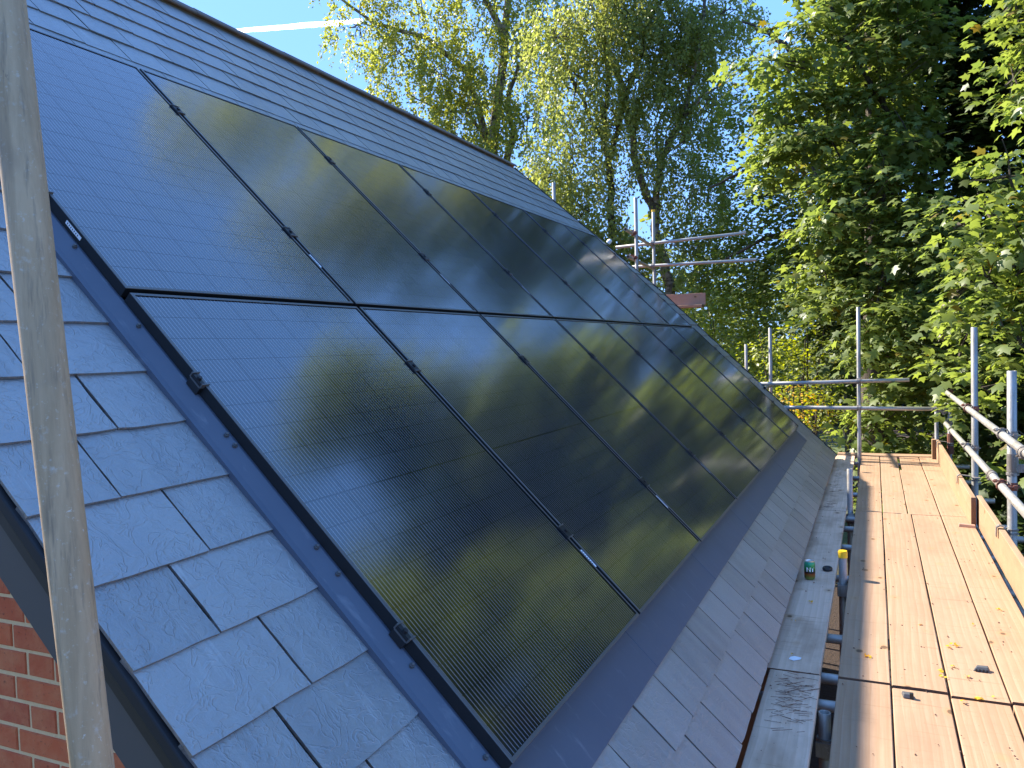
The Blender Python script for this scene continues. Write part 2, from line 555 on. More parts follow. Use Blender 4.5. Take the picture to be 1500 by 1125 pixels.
# ------------------------------------------------------------------ the house
PITCH_Y = 1.154          # one panel and its gap along the ridge
PANEL_W = 1.134
ROW = 1.7030             # one panel and its gap down the slope
PANEL_H = 1.683
Y0 = 0.010               # near edge of the array
ARR_END = Y0 + 7 * PITCH_Y - 0.02
VERGE0 = -0.618          # slates' near edge
RIDGE_S = -3.17
EAVE_S = 2.265


def verge_far(s):
    if s > -0.9: return 9.12
    return 9.12 - (-0.9 - s) / (-0.9 - RIDGE_S) * 1.0


house = thing('house', (0, 0, GROUND), 'brick house whose slate roof carries two rows of black solar panels', 'house')
# deck under the slates, in strips that follow the far verge
b = MB()
ss = [RIDGE_S - 0.02, -2.1, -0.9, 0.7, EAVE_S - 0.03]
rings = []
for s in ss:
    ye = verge_far(s) - 0.03
    rings.append([W(s, VERGE0 + 0.03, -0.13), W(s, ye, -0.13), W(s, ye, -0.0905), W(s, VERGE0 + 0.03, -0.0905)])
b.loft(rings)
b.build('roof_deck', M['verge'], house)
# the far slope beyond the ridge
b = MB()
ridge_pt = W(RIDGE_S - 0.03, 0, -0.08)
b.hexa([(ridge_pt.x - 4.3, VERGE0, ridge_pt.z - 4.3), (ridge_pt.x - 4.3, 8.1, ridge_pt.z - 4.3), (ridge_pt.x, 8.0, ridge_pt.z - 0.1), (ridge_pt.x, VERGE0, ridge_pt.z - 0.1),
        (ridge_pt.x - 4.3, VERGE0, ridge_pt.z - 4.2), (ridge_pt.x - 4.3, 8.1, ridge_pt.z - 4.2), (ridge_pt.x, 8.0, ridge_pt.z), (ridge_pt.x, VERGE0, ridge_pt.z)])
b.build('rear_slope', M['slate'], house)

# slates: eight dressed shapes one metre wide, scaled to the width of each slate
GAUGE = 0.2
LAP = 0.035


def slate_mesh(seed):
    r = random.Random(seed)
    th = 0.0075
    nb = 7
    pts = []
    for i in range(nb):                                            # tail edge, dressed by hand
        t = i / (nb - 1)
        jag = r.uniform(-0.0012, 0.0012)
        if i in (0, nb - 1) and r.random() < 0.3: jag -= r.uniform(0.002, 0.006)
        pts.append((-0.5 + t, jag))
    for i in (1, 2, 3): pts.append((0.5 + r.uniform(-0.010, 0.002), -GAUGE * i / 3.2))
    pts.append((0.5, -GAUGE - LAP)); pts.append((-0.5, -GAUGE - LAP))
    for i in (3, 2, 1): pts.append((-0.5 + r.uniform(-0.002, 0.010), -GAUGE * i / 3.2))
    n = len(pts)
    slope = 0.0085 / GAUGE

    def z(y, top): return (0.0145 if top else 0.0145 - th) + y * slope
    twist = r.uniform(-0.0009, 0.0009)
    v = [(x, y, z(y, True) + twist * x * 2) for x, y in pts] + [(x, y, z(y, False) + twist * x * 2) for x, y in pts]
    mb = MB()
    mb.add(v, [tuple(range(n))[::1]], 0)
    fs = [(i, i + n, (i + 1) % n + n, (i + 1) % n) for i in range(n)]
    o = 0
    mb.f += fs; mb.m += [1] * n
    me = mb.mesh('slate', [M['slate'], M['slate_edge']])
    return me, v, [tuple(range(n))] + fs, [0] + [1] * n


SL = [slate_mesh(i) for i in range(8)]
slates = []
rs = random.Random(3)
for k in range(-16, 12):
    tail = 0.0605 + GAUGE * k
    if tail > RIDGE_S + 0.1 and tail < EAVE_S + 0.01:
        hidden_band = -1.70 < tail - 0.06 and tail < 1.99
        spans = []
        if tail - GAUGE < -1.735: spans.append(('band', VERGE0, verge_far(tail - 0.1)))
        elif tail > 1.95: spans.append(('band', VERGE0, verge_far(tail)))
        else:
            spans.append(('left', VERGE0, -0.047)); spans.append(('right', ARR_END + 0.075, verge_far(tail - 0.1)))
        for kind, ya, yb in spans:
            y = ya
            first = (0.348 if k % 2 == 0 else 0.228)
            ws = [first]
            while True:
                if kind == 'right': w = ws.pop() * 0.9 if ws else 0.265
                else: w = ws.pop() if ws else 0.265 + rs.uniform(-0.004, 0.004)
                e = y + w
                if e > yb - 0.09: e = yb
                if kind == 'left' and e > ya + 0.4: e = yb
                slates.append((tail, y + 0.0024, e - 0.0024, k))
                y = e
                if y >= yb - 1e-6: break
# a cut course just above the top of the array
y = VERGE0
while y < verge_far(-1.7):
    e = min(y + 0.265, verge_far(-1.7))
    slates.append((-1.708, y + 0.002, e - 0.002, -99)); y = e


def slate_area(s):
    q = [project(W(a, c, -0.06)) for a, c in ((s[0], s[1]), (s[0], s[2]), (s[0] - GAUGE, s[2]), (s[0] - GAUGE, s[1]))]
    if any(p is None for p in q): return 0
    if all(p[0] < -5 or p[0] > 1505 or p[1] < -5 or p[1] > 1130 for p in q): return 0
    return abs(sum(q[i][0] * q[(i + 1) % 4][1] - q[(i + 1) % 4][0] * q[i][1] for i in range(4))) / 2


slates.sort(key=slate_area, reverse=True)
rest = MB()
for i, (tail, ya, yb, k) in enumerate(slates):
    lift = 0.006 if k == -99 else rs.uniform(-0.0006, 0.0012)
    me, v, fs, ms = SL[rs.randrange(8)]
    Mx = roof_matrix(tail + rs.uniform(-0.0015, 0.0015), (ya + yb) / 2, -0.0885 + lift) @ Matrix.Diagonal((yb - ya, 1, 1, 1))
    if i < 300:
        link('slate', me, house, Mx)
    else:
        o = len(rest.v)
        rest.v += [tuple(Mx @ Vector(p)) for p in v]
        rest.f += [tuple(j + o for j in f) for f in fs]; rest.m += ms
rest.build('slate_courses', [M['slate'], M['slate_edge']], house, kind='stuff')

# ridge tiles
y = VERGE0 - 0.02
apex = W(RIDGE_S - 0.035, 0, -0.064)
i = 0
while y < 8.10:
    e = min(y + 0.468, 8.16)
    mb = MB()
    R_ = []
    for yy, ex in ((y + 0.003, 0.0), (e - 0.003, 0.0)):
        prof = []
        dz = rs.uniform(-0.002, 0.002)
        for (dx, dzp) in ((-0.11, -0.085), (-0.025, 0.004), (0.0, 0.014), (0.014, 0.006), (0.040, -0.026), (0.034, -0.036), (0.0, -0.006), (-0.105, -0.098)):
            prof.append(Vector((apex.x + dx, yy, apex.z + 0.016 + dzp + dz)))
        R_.append(prof)
    mb.loft(R_)
    mb.build('ridge_tile', M['ridge'], house)
    # a mortar / clip band between tiles
    y = e
    i += 1

# verge trims, bargeboards and soffit at the near gable
b = MB(); b.roofbox(RIDGE_S, EAVE_S + 0.02, VERGE0 - 0.008, VERGE0 + 0.012, -0.118, -0.0895); bevel(b.build('verge_trim', M['verge'], house), 0.004)
b = MB(); b.roofbox(RIDGE_S, EAVE_S + 0.02, VERGE0 - 0.004, VERGE0 + 0.018, -0.142, -0.118); b.build('verge_trim', M['rubber'], house)
b = MB(); b.roofbox(RIDGE_S, EAVE_S, VERGE0 + 0.006, VERGE0 + 0.026, -0.245, -0.142); bevel(b.build('bargeboard', M['grey_paint'], house), 0.003)
b = MB(); b.roofbox(RIDGE_S, EAVE_S - 0.05, VERGE0 + 0.026, -0.235, -0.240, -0.228); b.build('soffit', M['grey_paint'], house)
# far verge
b = MB()
rings = []
for s in (RIDGE_S, -2.1, -0.9, 0.7, EAVE_S + 0.01):
    ye = verge_far(s)
    rings.append([W(s, ye - 0.012, -0.115), W(s, ye + 0.016, -0.115), W(s, ye + 0.016, -0.070), W(s, ye - 0.012, -0.070)])
b.loft(rings); b.build('verge_trim', M['verge'], house)
b = MB()
rings = []
for s in (RIDGE_S, -2.1, -0.9, 0.7, EAVE_S):
    ye = verge_far(s)
    rings.append([W(s, ye - 0.030, -0.245), W(s, ye - 0.008, -0.245), W(s, ye - 0.008, -0.117), W(s, ye - 0.030, -0.117)])
b.loft(rings); b.build('bargeboard', M['grey_paint'], house)
# eaves fascia and front wall
b = MB(); b.box(1.500, 1.522, VERGE0 + 0.02, 9.0, -1.92, -1.690); b.build('fascia', M['fascia'], house)
b = MB(); b.box(1.12, 1.30, -0.16, 8.9, GROUND, -1.60); b.build('front_wall', M['brick'], house)

# gable wall: mortar backing and Flemish-bond bricks
GW = -0.235
b = MB()
prof = [(-5.6, GROUND), (1.12, GROUND), (1.12, -1.42), (-2.27, 1.93), (-5.6, -1.4)]
n = len(prof)
vs = [(x, GW + 0.0025, z) for x, z in prof] + [(x, GW + 0.2, z) for x, z in prof]
b.add(vs, [tuple(range(n)), tuple(reversed(range(n, 2 * n)))] + [(i + n, (i + 1) % n + n, (i + 1) % n, i) for i in range(n)])
gw = b.build('gable_wall', M['mortar'], house)
b = MB()
vs = [(x, 8.3, z) for x, z in prof] + [(x, 8.5, z) for x, z in prof]
b.add(vs, [tuple(range(n)), tuple(reversed(range(n, 2 * n)))] + [(i + n, (i + 1) % n + n, (i + 1) % n, i) for i in range(n)])
b.build('rear_gable_wall', M['brick'], house)


def brick_mesh(w, seed):
    r = random.Random(seed)
    h, d, c = 0.0635, 0.05, 0.003
    mb = MB()
    f = lambda: r.uniform(-0.0012, 0.0012)
    o = [(-w / 2 + f(), -h / 2 + f()), (w / 2 + f(), -h / 2 + f()), (w / 2 + f(), h / 2 + f()), (-w / 2 + f(), h / 2 + f())]
    inn = [(x - math.copysign(c, x), z - math.copysign(c, z)) for x, z in o]
    mb.add([(x, 0, z) for x, z in inn] + [(x, c, z) for x, z in o] + [(x, d, z) for x, z in o],
           [(0, 1, 2, 3)] + [(i + 4, (i + 1) % 4 + 4, (i + 1) % 4, i) for i in range(4)] + [(i + 8, (i + 1) % 4 + 8, (i + 1) % 4 + 4, i + 4) for i in range(4)])
    return mb.mesh('brick', [M['brick']]), mb


BR = {w: [brick_mesh(w, 50 + i) for i in range(4)] for w in (0.215, 0.1025)}
bricks = []
for row in range(0, 34):
    z = -2.40 + row * 0.075
    off = 0.0 if row % 2 == 0 else 0.16375
    for j in range(-8, 8):
        for w, cx in ((0.215, 0.0), (0.1025, 0.16875)):
            x = 0.0475 + j * 0.3375 + off * 1.03 + cx
            if x < -1.9 or x > 1.1 or z > -x - 0.30: continue
            q = project((x, GW, z))
            if q is None: continue
            vis = -60 < q[0] < 420 and 700 < q[1] < 1200
            bricks.append((0 if vis else 1, q[2], x, z, w))
bricks.sort()
rest = MB()
for i, (hid, dd, x, z, w) in enumerate(bricks):
    me, mb = BR[w][rs.randrange(4)]
    Mx = Matrix.Translation((x, GW - 0.0015 + rs.uniform(-0.0015, 0.001), z))
    if i < 240: link('brick', me, house, Mx)
    else: rest.add([Mx @ Vector(p) for p in mb.v], mb.f)
rest.build('brickwork', M['brick'], house, kind='stuff')

# flashings round the array
b = MB()
b.loft([[W(s_, -0.052, -0.086), W(s_, 0.014, -0.086), W(s_, 0.014, -0.036), W(s_, 0.003, -0.036), W(s_, -0.004, -0.040), W(s_, -0.036, -0.061), W(s_, -0.052, -0.064)] for s_ in (-1.74, 1.72)])
edge = b.build('side_flashing', M['flashing'], house)
b = MB(); b.roofbox(-1.74, 1.72, ARR_END + 0.005, ARR_END + 0.082, -0.084, -0.0645); b.build('side_flashing', M['flashing'], house)
b = MB(); b.roofbox(-1.70, 1.70, -0.004, ARR_END + 0.004, -0.088, -0.066); b.build('mounting_tray', M['tray'], house)
for i in range(8):
    ya = -0.05 + i * 1.155
    yb = min(ya + 1.1535, ARR_END + 0.085)
    if yb - ya < 0.05: continue
    b = MB(); hh = rs.uniform(-0.001, 0.0008)
    b.roofbox(1.688, 1.868, ya, yb, -0.0745 + hh, -0.0685 + hh)
    bevel(b.build('apron_flashing', M['flashing'], house), 0.002)
# screws along the near flashing
b = MB(); b.roofbox(-1.70, 1.70, ARR_END - 0.012, ARR_END + 0.004, -0.0645, -0.040); b.build('edge_profile', M['tray'], house)
for s in (-0.60, -0.239, 0.114, 0.557, 0.597, 0.968, 1.06, 1.361, 1.64):
    b = MB(); p = W(s, -0.004, -0.042)
    b.cyl(p, p + N_AX * 0.008 - Y_AX * 0.002, 0.0070, 8); b.cyl(p + N_AX * 0.008, p + N_AX * 0.012 - Y_AX * 0.003, 0.004, 6)
    b.build('screw', M['plastic_grey'], edge)

# ------------------------------------------------------------------ solar panels
ORD = ['first', 'second', 'third', 'fourth', 'fifth', 'sixth', 'seventh']


def frame_mesh():
    mb = MB()
    w, h, lip = PANEL_W, PANEL_H, 0.011
    # local: x along ridge (towards viewer's left is +), y down slope, z off roof; origin at centre of top face
    x0, x1, y0, y1 = -w / 2, w / 2, -h / 2, h / 2
    o = [(x0, y0), (x1, y0), (x1, y1), (x0, y1)]
    i_ = [(x0 + lip, y0 + lip), (x1 - lip, y0 + lip), (x1 - lip, y1 - lip), (x0 + lip, y1 - lip)]
    c = 0.0012
    oo = [(x + (c if x < 0 else -c), y + (c if y < 0 else -c)) for x, y in o]
    v = [(x, y, -0.035) for x, y in o] + [(x, y, -c) for x, y in o] + [(x, y, 0) for x, y in oo] + [(x, y, 0) for x, y in i_] + [(x, y, -0.006) for x, y in i_]
    f = []; mi = []
    for lv in range(4):
        for k in range(4):
            a, bb = lv * 4 + k, lv * 4 + (k + 1) % 4
            f.append((a, bb, bb + 4, a + 4)); mi.append(1 if lv in (1, 2) else 0)
    mb.add(v, f); mb.m = mi
    return mb.mesh('frame', [M['black_frame'], M['frame_lip']])


FRAME = frame_mesh()
mb = MB(); lw, lh = PANEL_W / 2 - 0.0105, PANEL_H / 2 - 0.0105
mb.add([(-lw, -lh, 0), (lw, -lh, 0), (lw, lh, 0), (-lw, lh, 0)], [(0, 1, 2, 3)])
LAM_GRID = mb.mesh('glass_sheet', [M['laminate_grid']])
LAM_PLAIN = mb.mesh('glass_sheet', [M['backsheet']])
mb = MB(); cw, ch = CELL_W / 2, CELL_H / 2; e = 0.00003
mb.add([(-cw, -ch, 0), (cw, -ch, 0), (cw, ch, 0), (-cw, ch, 0), (-cw + e, -ch + e, .00012), (cw - e, -ch + e, .00012), (cw - e, ch - e, .00012), (-cw + e, ch - e, .00012)],
       [(4, 5, 6, 7), (0, 1, 5, 4), (1, 2, 6, 5), (2, 3, 7, 6), (3, 0, 4, 7)])
CELL = mb.mesh('cell', [M['cell']])


def clamp_mesh(end):
    mb = MB()
    # x along ridge, y down slope
    if end:
        mb.box(-0.004, 0.010, -0.024, 0.024, -0.036, 0.002); mb.box(-0.016, 0.012, -0.0265, -0.0225, -0.010, 0.0055, 1); mb.box(-0.016, 0.012, 0.0225, 0.0265, -0.010, 0.0055, 1)
        mb.cyl((0.004, 0, 0.003), (0.004, 0, 0.010), 0.007, 8); mb.box(0.010, 0.0125, -0.0225, 0.0225, -0.012, -0.008, 1)
    else:
        mb.box(-0.021, 0.021, -0.026, 0.026, 0.0006, 0.0040); mb.box(-0.0075, 0.0075, -0.026, 0.026, -0.03, 0.0006)
        mb.box(-0.023, 0.023, -0.030, -0.026, 0.0006, 0.0075, 1); mb.box(-0.023, 0.023, 0.026, 0.030, 0.0006, 0.0075, 1)
        mb.cyl((0, 0, 0.004), (0, 0, 0.011), 0.0075, 8)
    return mb.mesh('clamp', [M['tray'], M['frame_lip']])


CL_MID, CL_END = clamp_mesh(False), clamp_mesh(True)
mb = MB(); mb.box(-0.006, 0.006, -0.042, 0.042, 0, 0.0006)
STK = mb.mesh('sticker', [M['sticker']])
mb = MB()
for q in range(7): mb.box(-0.003, 0.003, -0.034 + q * 0.0095, -0.031 + q * 0.0095, 0, 0.0003)
STKP = mb.mesh('print', [M['rubber']])

for row in range(2):
    for c in range(7):
        yc = Y0 + c * PITCH_Y + PANEL_W / 2
        sc = (row - 0.5) * ROW
        rw = 'upper' if row == 0 else 'lower'
        if c == 0: lb = 'black solar panel at the near end of the %s row, beside the slate verge' % rw
        elif c == 6: lb = 'black solar panel at the far end of the %s row, by the far gable' % rw
        else: lb = 'black solar panel, %s from the near end of the %s row' % (ORD[c], rw)
        p = thing('solar_panel', W(sc, yc, -0.035), lb, 'solar panel', 'black solar panels on the slate roof')
        base = roof_matrix(sc, yc, 0) @ Matrix.Rotation(rs.uniform(-0.0006, 0.0006), 4, 'Y')
        link('frame', FRAME, p, base)
        near = c < 3
        link('glass_sheet', LAM_PLAIN if near else LAM_GRID, p, base @ Matrix.Translation((0, 0, -0.0035)))
        if near:
            for a in range(6):
                for bb in range(18):
                    x = (a - 2.5) * 0.1842
                    yy = (bb - 8.5) * 0.0922 + (0.0012 if bb > 8 else -0.0012)
                    link('cell', CELL, p, base @ Matrix.Translation((x, yy, -0.0033)))
        # clamps on the near edge of each panel; the far one also on its far edge
        for s in ((-1.357, -0.474) if row == 0 else (0.377, 1.288)):
            if c == 0: link('clamp', CL_END, p, roof_matrix(s, Y0 - 0.003, 0))
            else: link('clamp', CL_MID, p, roof_matrix(s, Y0 + c * PITCH_Y - 0.010, 0))
            if c == 6:
                link('clamp', CL_END, p, roof_matrix(s, ARR_END + 0.003, 0) @ Matrix.Rotation(math.pi, 4, 'Z'))
        s = -0.29 if row == 0 else 1.42
        if c == 0:
            Mx = roof_matrix(s, Y0 - 0.0006, -0.016) @ Matrix.Rotation(math.radians(90), 4, 'Y')
        else:
            Mx = roof_matrix(s, Y0 + c * PITCH_Y - 0.0206 + 0.0205, -0.0165) @ Matrix.Rotation(math.radians(90), 4, 'Y')
            Mx = roof_matrix(s, Y0 + c * PITCH_Y - 0.007, -0.006) @ Matrix.Rotation(math.radians(18), 4, 'Y')
        if (row, c) != (1, 0):
            st = link('sticker', STK, p, Mx)
            link('print', STKP, st, None)
            o = bpy.data.objects[st.name]
            child = [q for q in o.children][0]
            child.matrix_parent_inverse = Matrix.Identity(4)
            child.matrix_basis = Matrix.Translation((0, 0, 0.0006))

# ------------------------------------------------------------------ scaffold boards
BT = 0.038


def board(x0, x1, y0, y1, z1, label, mat='board', name='scaffold_board', cat='scaffold board', group='boards of the scaffold walkway', yaw=0.0, roll=0.0):
    mb = MB()
    r = random.Random(hash((round(x0, 3), round(y0, 3))) & 0xffff)
    long_y = (y1 - y0) > (x1 - x0)
    nseg = 9
    bow = r.uniform(-0.003, 0.003); cup = r.uniform(-0.0012, 0.002)
    rings = []
    for i in range(nseg):
        t = i / (nseg - 1)
        j1, j2 = r.uniform(-0.0012, 0.0012), r.uniform(-0.0012, 0.0012)
        zz = z1 + bow * math.sin(math.pi * t) + roll * (t - 0.5)
        c = 0.0035
        prof = []
        hw = ((x1 - x0) if long_y else (y1 - y0)) / 2
        for u, w in ((-hw + j1, -BT + c), (-hw + j1 + c, -BT), (hw + j2 - c, -BT), (hw + j2, -BT + c), (hw + j2, -c), (hw + j2 - c, 0), (0, cup), (-hw + j1 + c, 0), (-hw + j1, -c)):
            a = ((y1 - y0) if long_y else (x1 - x0)) * (t - 0.5)
            if long_y: q = Vector((u, a, w))
            else: q = Vector((a, -u, w))
            q.rotate(Matrix.Rotation(yaw, 3, 'Z'))
            prof.append(Vector(((x0 + x1) / 2, (y0 + y1) / 2, zz)) + q)
        rings.append(prof)
    n = len(rings[0])
    mb.loft(rings)
    mb.m[-1] = 1; mb.m[-2] = 1
    o = mb.build(name, [M[mat], M['end_grain']])
    return tag(o, label, cat, group)


XS = [1.833, 2.050, 2.271, 2.492, 2.708]
rows = {'near': (-1.80, 2.030), 'middle': (2.048, 5.815), 'far': (5.833, 9.45)}
g_ = 0.004
board(1.560, 1.778, -1.80, 2.072, DECK, 'weathered scaffold board against the eaves, nearest, strewn with pine needles', 'board_old', yaw=0.006)
board(1.532, 1.762, 2.085, 5.812, DECK, 'weathered scaffold board against the eaves that carries the drinks can', 'board_old', yaw=0.0)
board(1.530, 1.762, 5.826, 9.45, DECK - 0.001, 'shaded scaffold board against the eaves at the far end', 'board_old')
nm = ['half-shaded scaffold board beside the gap, {}', 'sunlit scaffold board second from the gap, {}', 'sunlit scaffold board third from the gap, {}', 'sunlit scaffold board along the toe board, {}']
pos = {'near': 'nearest the camera', 'middle': 'in the middle length', 'far': 'in the far length'}
for rw, (ya, yb) in rows.items():
    for i in range(4):
        xa, xb = XS[i] + g_, XS[i + 1] - g_
        ea, eb = ya + (rs.uniform(-0.012, 0.012)), yb + rs.uniform(-0.012, 0.008)
        if rw == 'far' and i >= 2: eb = 8.34
        if rw == 'near': ea, eb = ya, yb - (0.0, 0.022, 0.040, 0.026)[i] + 0.03
        if rw == 'middle': ea = yb * 0 + 2.048 - (0.0, 0.018, 0.040, 0.026)[i] + 0.03
        if rw == 'far' and i == 1: xb -= 0.024
        if rw == 'far' and i == 2: xa -= 0.026
        board(xa, xb, ea, eb, DECK + (0.004 if rw == 'middle' else 0.0) + rs.uniform(-0.002, 0.002), nm[i].format(pos[rw]), yaw=rs.uniform(-0.0006, 0.0006))
for i in (2, 3):
    board(XS[i] + g_, XS[i + 1] - g_, 8.352, 9.45, DECK + rs.uniform(-0.002, 0.002), ('short sunlit scaffold board piece at the far end, left of the pair', 'short sunlit scaffold board piece at the far end, beside the toe board')[i - 2])
board(1.55, 2.70, 9.462, 9.675, DECK + 0.012, 'scaffold board laid crosswise at the far end of the walkway', 'board_x')
# toe boards stand on edge


def toe(x0, x1, y0, y1, z0, z1, label, mat='toe'):
    mb = MB(); mb.box(x0, x1, y0, y1, z0, z1)
    mb.m[2] = 1; mb.m[4] = 1
    if (x1 - x0) > (y1 - y0): mb.m = [0] * 6; mb.m[3] = 1; mb.m[5] = 1
    o = mb.build('toe_board', [M[mat], M['end_grain']])
    bevel(o, 0.004)
    return tag(o, label, 'toe board', 'toe boards along the scaffold edge')


toe(2.730, 2.768, 0.6, 5.62, DECK - 0.012, DECK + 0.222, 'long toe board on edge at the right of the walkway, nearer one')
toe(2.676, 2.712, 5.46, 9.40, DECK + 0.003, DECK + 0.232, 'toe board on edge along the far half of the walkway')
toe(2.630, 2.672, 9.30, 9.40, DECK + 0.003, DECK + 0.242, 'short upright block of toe board wood in the far right corner', 'toe')
mb = MB(); mb.hexa([(2.585, 5.40, DECK + .004), (2.700, 5.385, DECK + .004), (2.703, 5.435, DECK + .004), (2.588, 5.45, DECK + .004), (2.590, 5.405, DECK + .030), (2.700, 5.39, DECK + .026), (2.700, 5.43, DECK + .026), (2.592, 5.445, DECK + .030)])
tag(bevel(mb.build('wood_offcut', M['pink_ply']), 0.003), 'small reddish wood offcut at the foot of the toe board end', 'offcut')

# ------------------------------------------------------------------ scaffolding
TR = 0.0242


def pipe(parent, a, b_, name, mat='steel', r=TR):
    mb = MB(); mb.pipe(a, b_, r)
    o = mb.build(name, M[mat], parent)
    smooth_by_angle(o, 0.7)
    return o


def coupler(parent, p1, ax1, p2, ax2, mat='coupler', r=TR, name='coupler'):
    mb = MB()
    for p, ax in ((Vector(p1), Vector(ax1).normalized()), (Vector(p2), Vector(ax2).normalized())):
        for d0, d1, rr in ((-0.026, -0.012, r + 0.006), (-0.012, 0.012, r + 0.0085), (0.012, 0.026, r + 0.006)):
            mb.cyl(p + ax * d0, p + ax * d1, rr, 14)
        other = (Vector(p2) - Vector(p1)).normalized() if p is p1 else (Vector(p1) - Vector(p2)).normalized()
        q = ax.cross(other).normalized()
        e0 = p + q * (r + 0.012)
        mb.box(e0.x - .011, e0.x + .011, e0.y - .011, e0.y + .011, e0.z - .011, e0.z + .011)
        mb.cyl(e0 - other * 0.03, e0 + other * 0.055, 0.006, 6)
        mb.cyl(e0 + other * 0.030, e0 + other * 0.046, 0.013, 6)
        f0 = p - q * (r + 0.008)
        mb.cyl(f0 - ax * 0.022, f0 + ax * 0.022, 0.008, 8)
    c = (Vector(p1) + Vector(p2)) / 2
    mb.box(c.x - .016, c.x + .016, c.y - .016, c.y + .016, c.z - .016, c.z + .016)
    return mb.build(name, M[mat], parent)


def toe_clip(parent, x_in, x_post, y, z, mat='coupler'):
    """hook from the post over the top of the toe board"""
    mb = MB()
    w = 0.022
    for k in range(6):
        pass
    pts = [Vector((x_post - 0.02, y, z - 0.02)), Vector((x_post - 0.04, y, z + 0.012)), Vector((x_in + 0.01, y, z + 0.022)), Vector((x_in - 0.008, y, z + 0.010)), Vector((x_in - 0.010, y, z - 0.055))]
    rings = []
    for p in pts:
        rings.append([p + Vector((0.002, -w, -0.002)), p + Vector((0.002, w, -0.002)), p + Vector((-0.003, w, 0.004)), p + Vector((-0.003, -w, 0.004))])
    mb.loft(rings)
    for d in (-0.02, 0.02): mb.cyl((x_post, y + 0, z - 0.02 + d * 0.6), (x_post, y, z - 0.008 + d * 0.6), TR + 0.010, 14)
    mb.cyl((x_post - 0.03, y - 0.045, z + 0.0), (x_post - 0.03, y + 0.03, z + 0.0), 0.007, 6)
    return mb.build('toe_clip', M[mat], parent)


sf = thing('scaffold', (2.2, 4.0, GROUND), 'galvanised tube scaffold with guard rails round the boarded walkway', 'scaffold')
PX = 2.812
posts = [(4.39, -0.44, 0.0285), (6.52, -0.13, 0.0280), (9.12, -0.97, 0.0242)]
for y, zt, r in posts:
    pipe(sf, (PX, y, GROUND), (PX - 0.004, y, zt), 'standard', r=r)
pipe(sf, (2.705, 9.62, GROUND), (2.700, 9.62, -0.86), 'standard')
pipe(sf, (1.812, 9.155, GROUND), (1.822, 9.155, 0.19), 'standard')
pipe(sf, (0.700, 9.72, GROUND), (0.710, 9.72, -0.02), 'standard')
pipe(sf, (0.25, 10.6, GROUND), (0.265, 10.6, -0.235), 'standard')
# guard rails on the outer side
RX = 2.752
pipe(sf, (RX, -0.4, -0.862), (RX, 9.30, -0.848), 'guard_rail', 'steel_y')
pipe(sf, (RX - 0.004, -0.4, -1.165), (RX - 0.004, 9.55, -1.225), 'guard_rail', 'steel_y', r=0.025)
# sleeve couplers on the rails
for y, z in ((3.52, -0.862), (4.86, -1.197), (2.6, -1.18)):
    mb = MB(); mb.cyl((RX - .002, y - 0.07, z), (RX - .002, y + 0.07, z), TR + 0.007, 14); mb.cyl((RX - .002, y - 0.004, z), (RX - .002, y + 0.004, z), TR + 0.011, 14)
    for d in (-0.045, 0.045): mb.cyl((RX - 0.035, y + d, z - 0.025), (RX + 0.035, y + d, z - 0.025), 0.007, 6)
    smooth_by_angle(mb.build('sleeve_coupler', M['coupler'], sf))
for (y, zt, r) in posts:
    coupler(sf, (RX, y - 0.02, -0.858), (0, 1, 0), (PX, y, -0.858), (0, 0, 1), 'rust' if y > 6 else 'coupler')
    zl = -1.165 - (y + 0.4) / 9.95 * 0.06
    coupler(sf, (RX - .004, y - 0.02, zl), (0, 1, 0), (PX, y, zl), (0, 0, 1), 'rust' if y < 5 else 'coupler')
    toe_clip(sf, 2.728 if y < 5.6 else 2.674, PX, y - (0.0 if y < 5 else 0.05), DECK + (0.222 if y < 5.6 else 0.232))
mb = MB()
mb.cyl((PX, 4.39, -1.10), (PX, 4.39, -0.98), 0.034, 16); mb.cyl((PX, 4.39, -1.12), (PX, 4.39, -1.105), 0.038, 16); mb.box(PX + .02, PX + .07, 4.37, 4.41, -1.10, -1.05)
smooth_by_angle(mb.build('sleeve_coupler', M['coupler'], sf))
mb = MB(); mb.cyl((PX, 9.09, -1.60), (PX, 9.09, -1.36), 0.036, 10)
mb.build('coupler', M['rust'], sf)
# guard rails across the far end
pipe(sf, (0.55, 9.10, -0.752), (2.38, 9.10, -0.715), 'guard_rail', 'steel_x')
pipe(sf, (0.90, 9.10, -1.053), (2.70, 9.10, -1.066), 'guard_rail', 'steel_x')
coupler(sf, (1.82, 9.10, -0.727), (1, 0, 0), (1.817, 9.155, -0.727), (0, 0, 1))
coupler(sf, (1.82, 9.10, -1.060), (1, 0, 0), (1.815, 9.155, -1.060), (0, 0, 1))
coupler(sf, (2.66, 9.10, -1.066), (1, 0, 0), (RX - .004, 9.12, -1.10), (0, 1, 0))
pipe(sf, (0.709, 9.0, -0.80), (0.709, 10.7, -0.80), 'transom', 'steel_y')
# transoms under the boards, and the row of inner tubes in the gap
ZT = DECK - BT - TR - 0.004
for y in (-0.3, 0.9, 1.913, 2.211, 2.75, 3.90, 4.76, 5.40, 5.80, 7.0, 8.05, 9.2):
    pipe(sf, (1.36, y, ZT), (3.02, y + 0.01, ZT), 'transom', 'steel_x')
LZ = ZT - 2 * TR - 0.002
pipe(sf, (1.850, -1.9, LZ), (1.850, 9.8, LZ), 'ledger', 'steel_y')
pipe(sf, (PX - 0.06, -1.9, LZ), (PX - 0.06, 9.8, LZ), 'ledger', 'steel_y')
stub1 = pipe(sf, (1.800, 1.735, GROUND), (1.800, 1.735, DECK - 0.015), 'standard')
stub2 = pipe(sf, (1.806, 3.67, GROUND), (1.806, 3.67, DECK + 0.165), 'standard')
pipe(sf, (1.792, 5.90, GROUND), (1.792, 5.90, DECK + 0.36), 'standard')
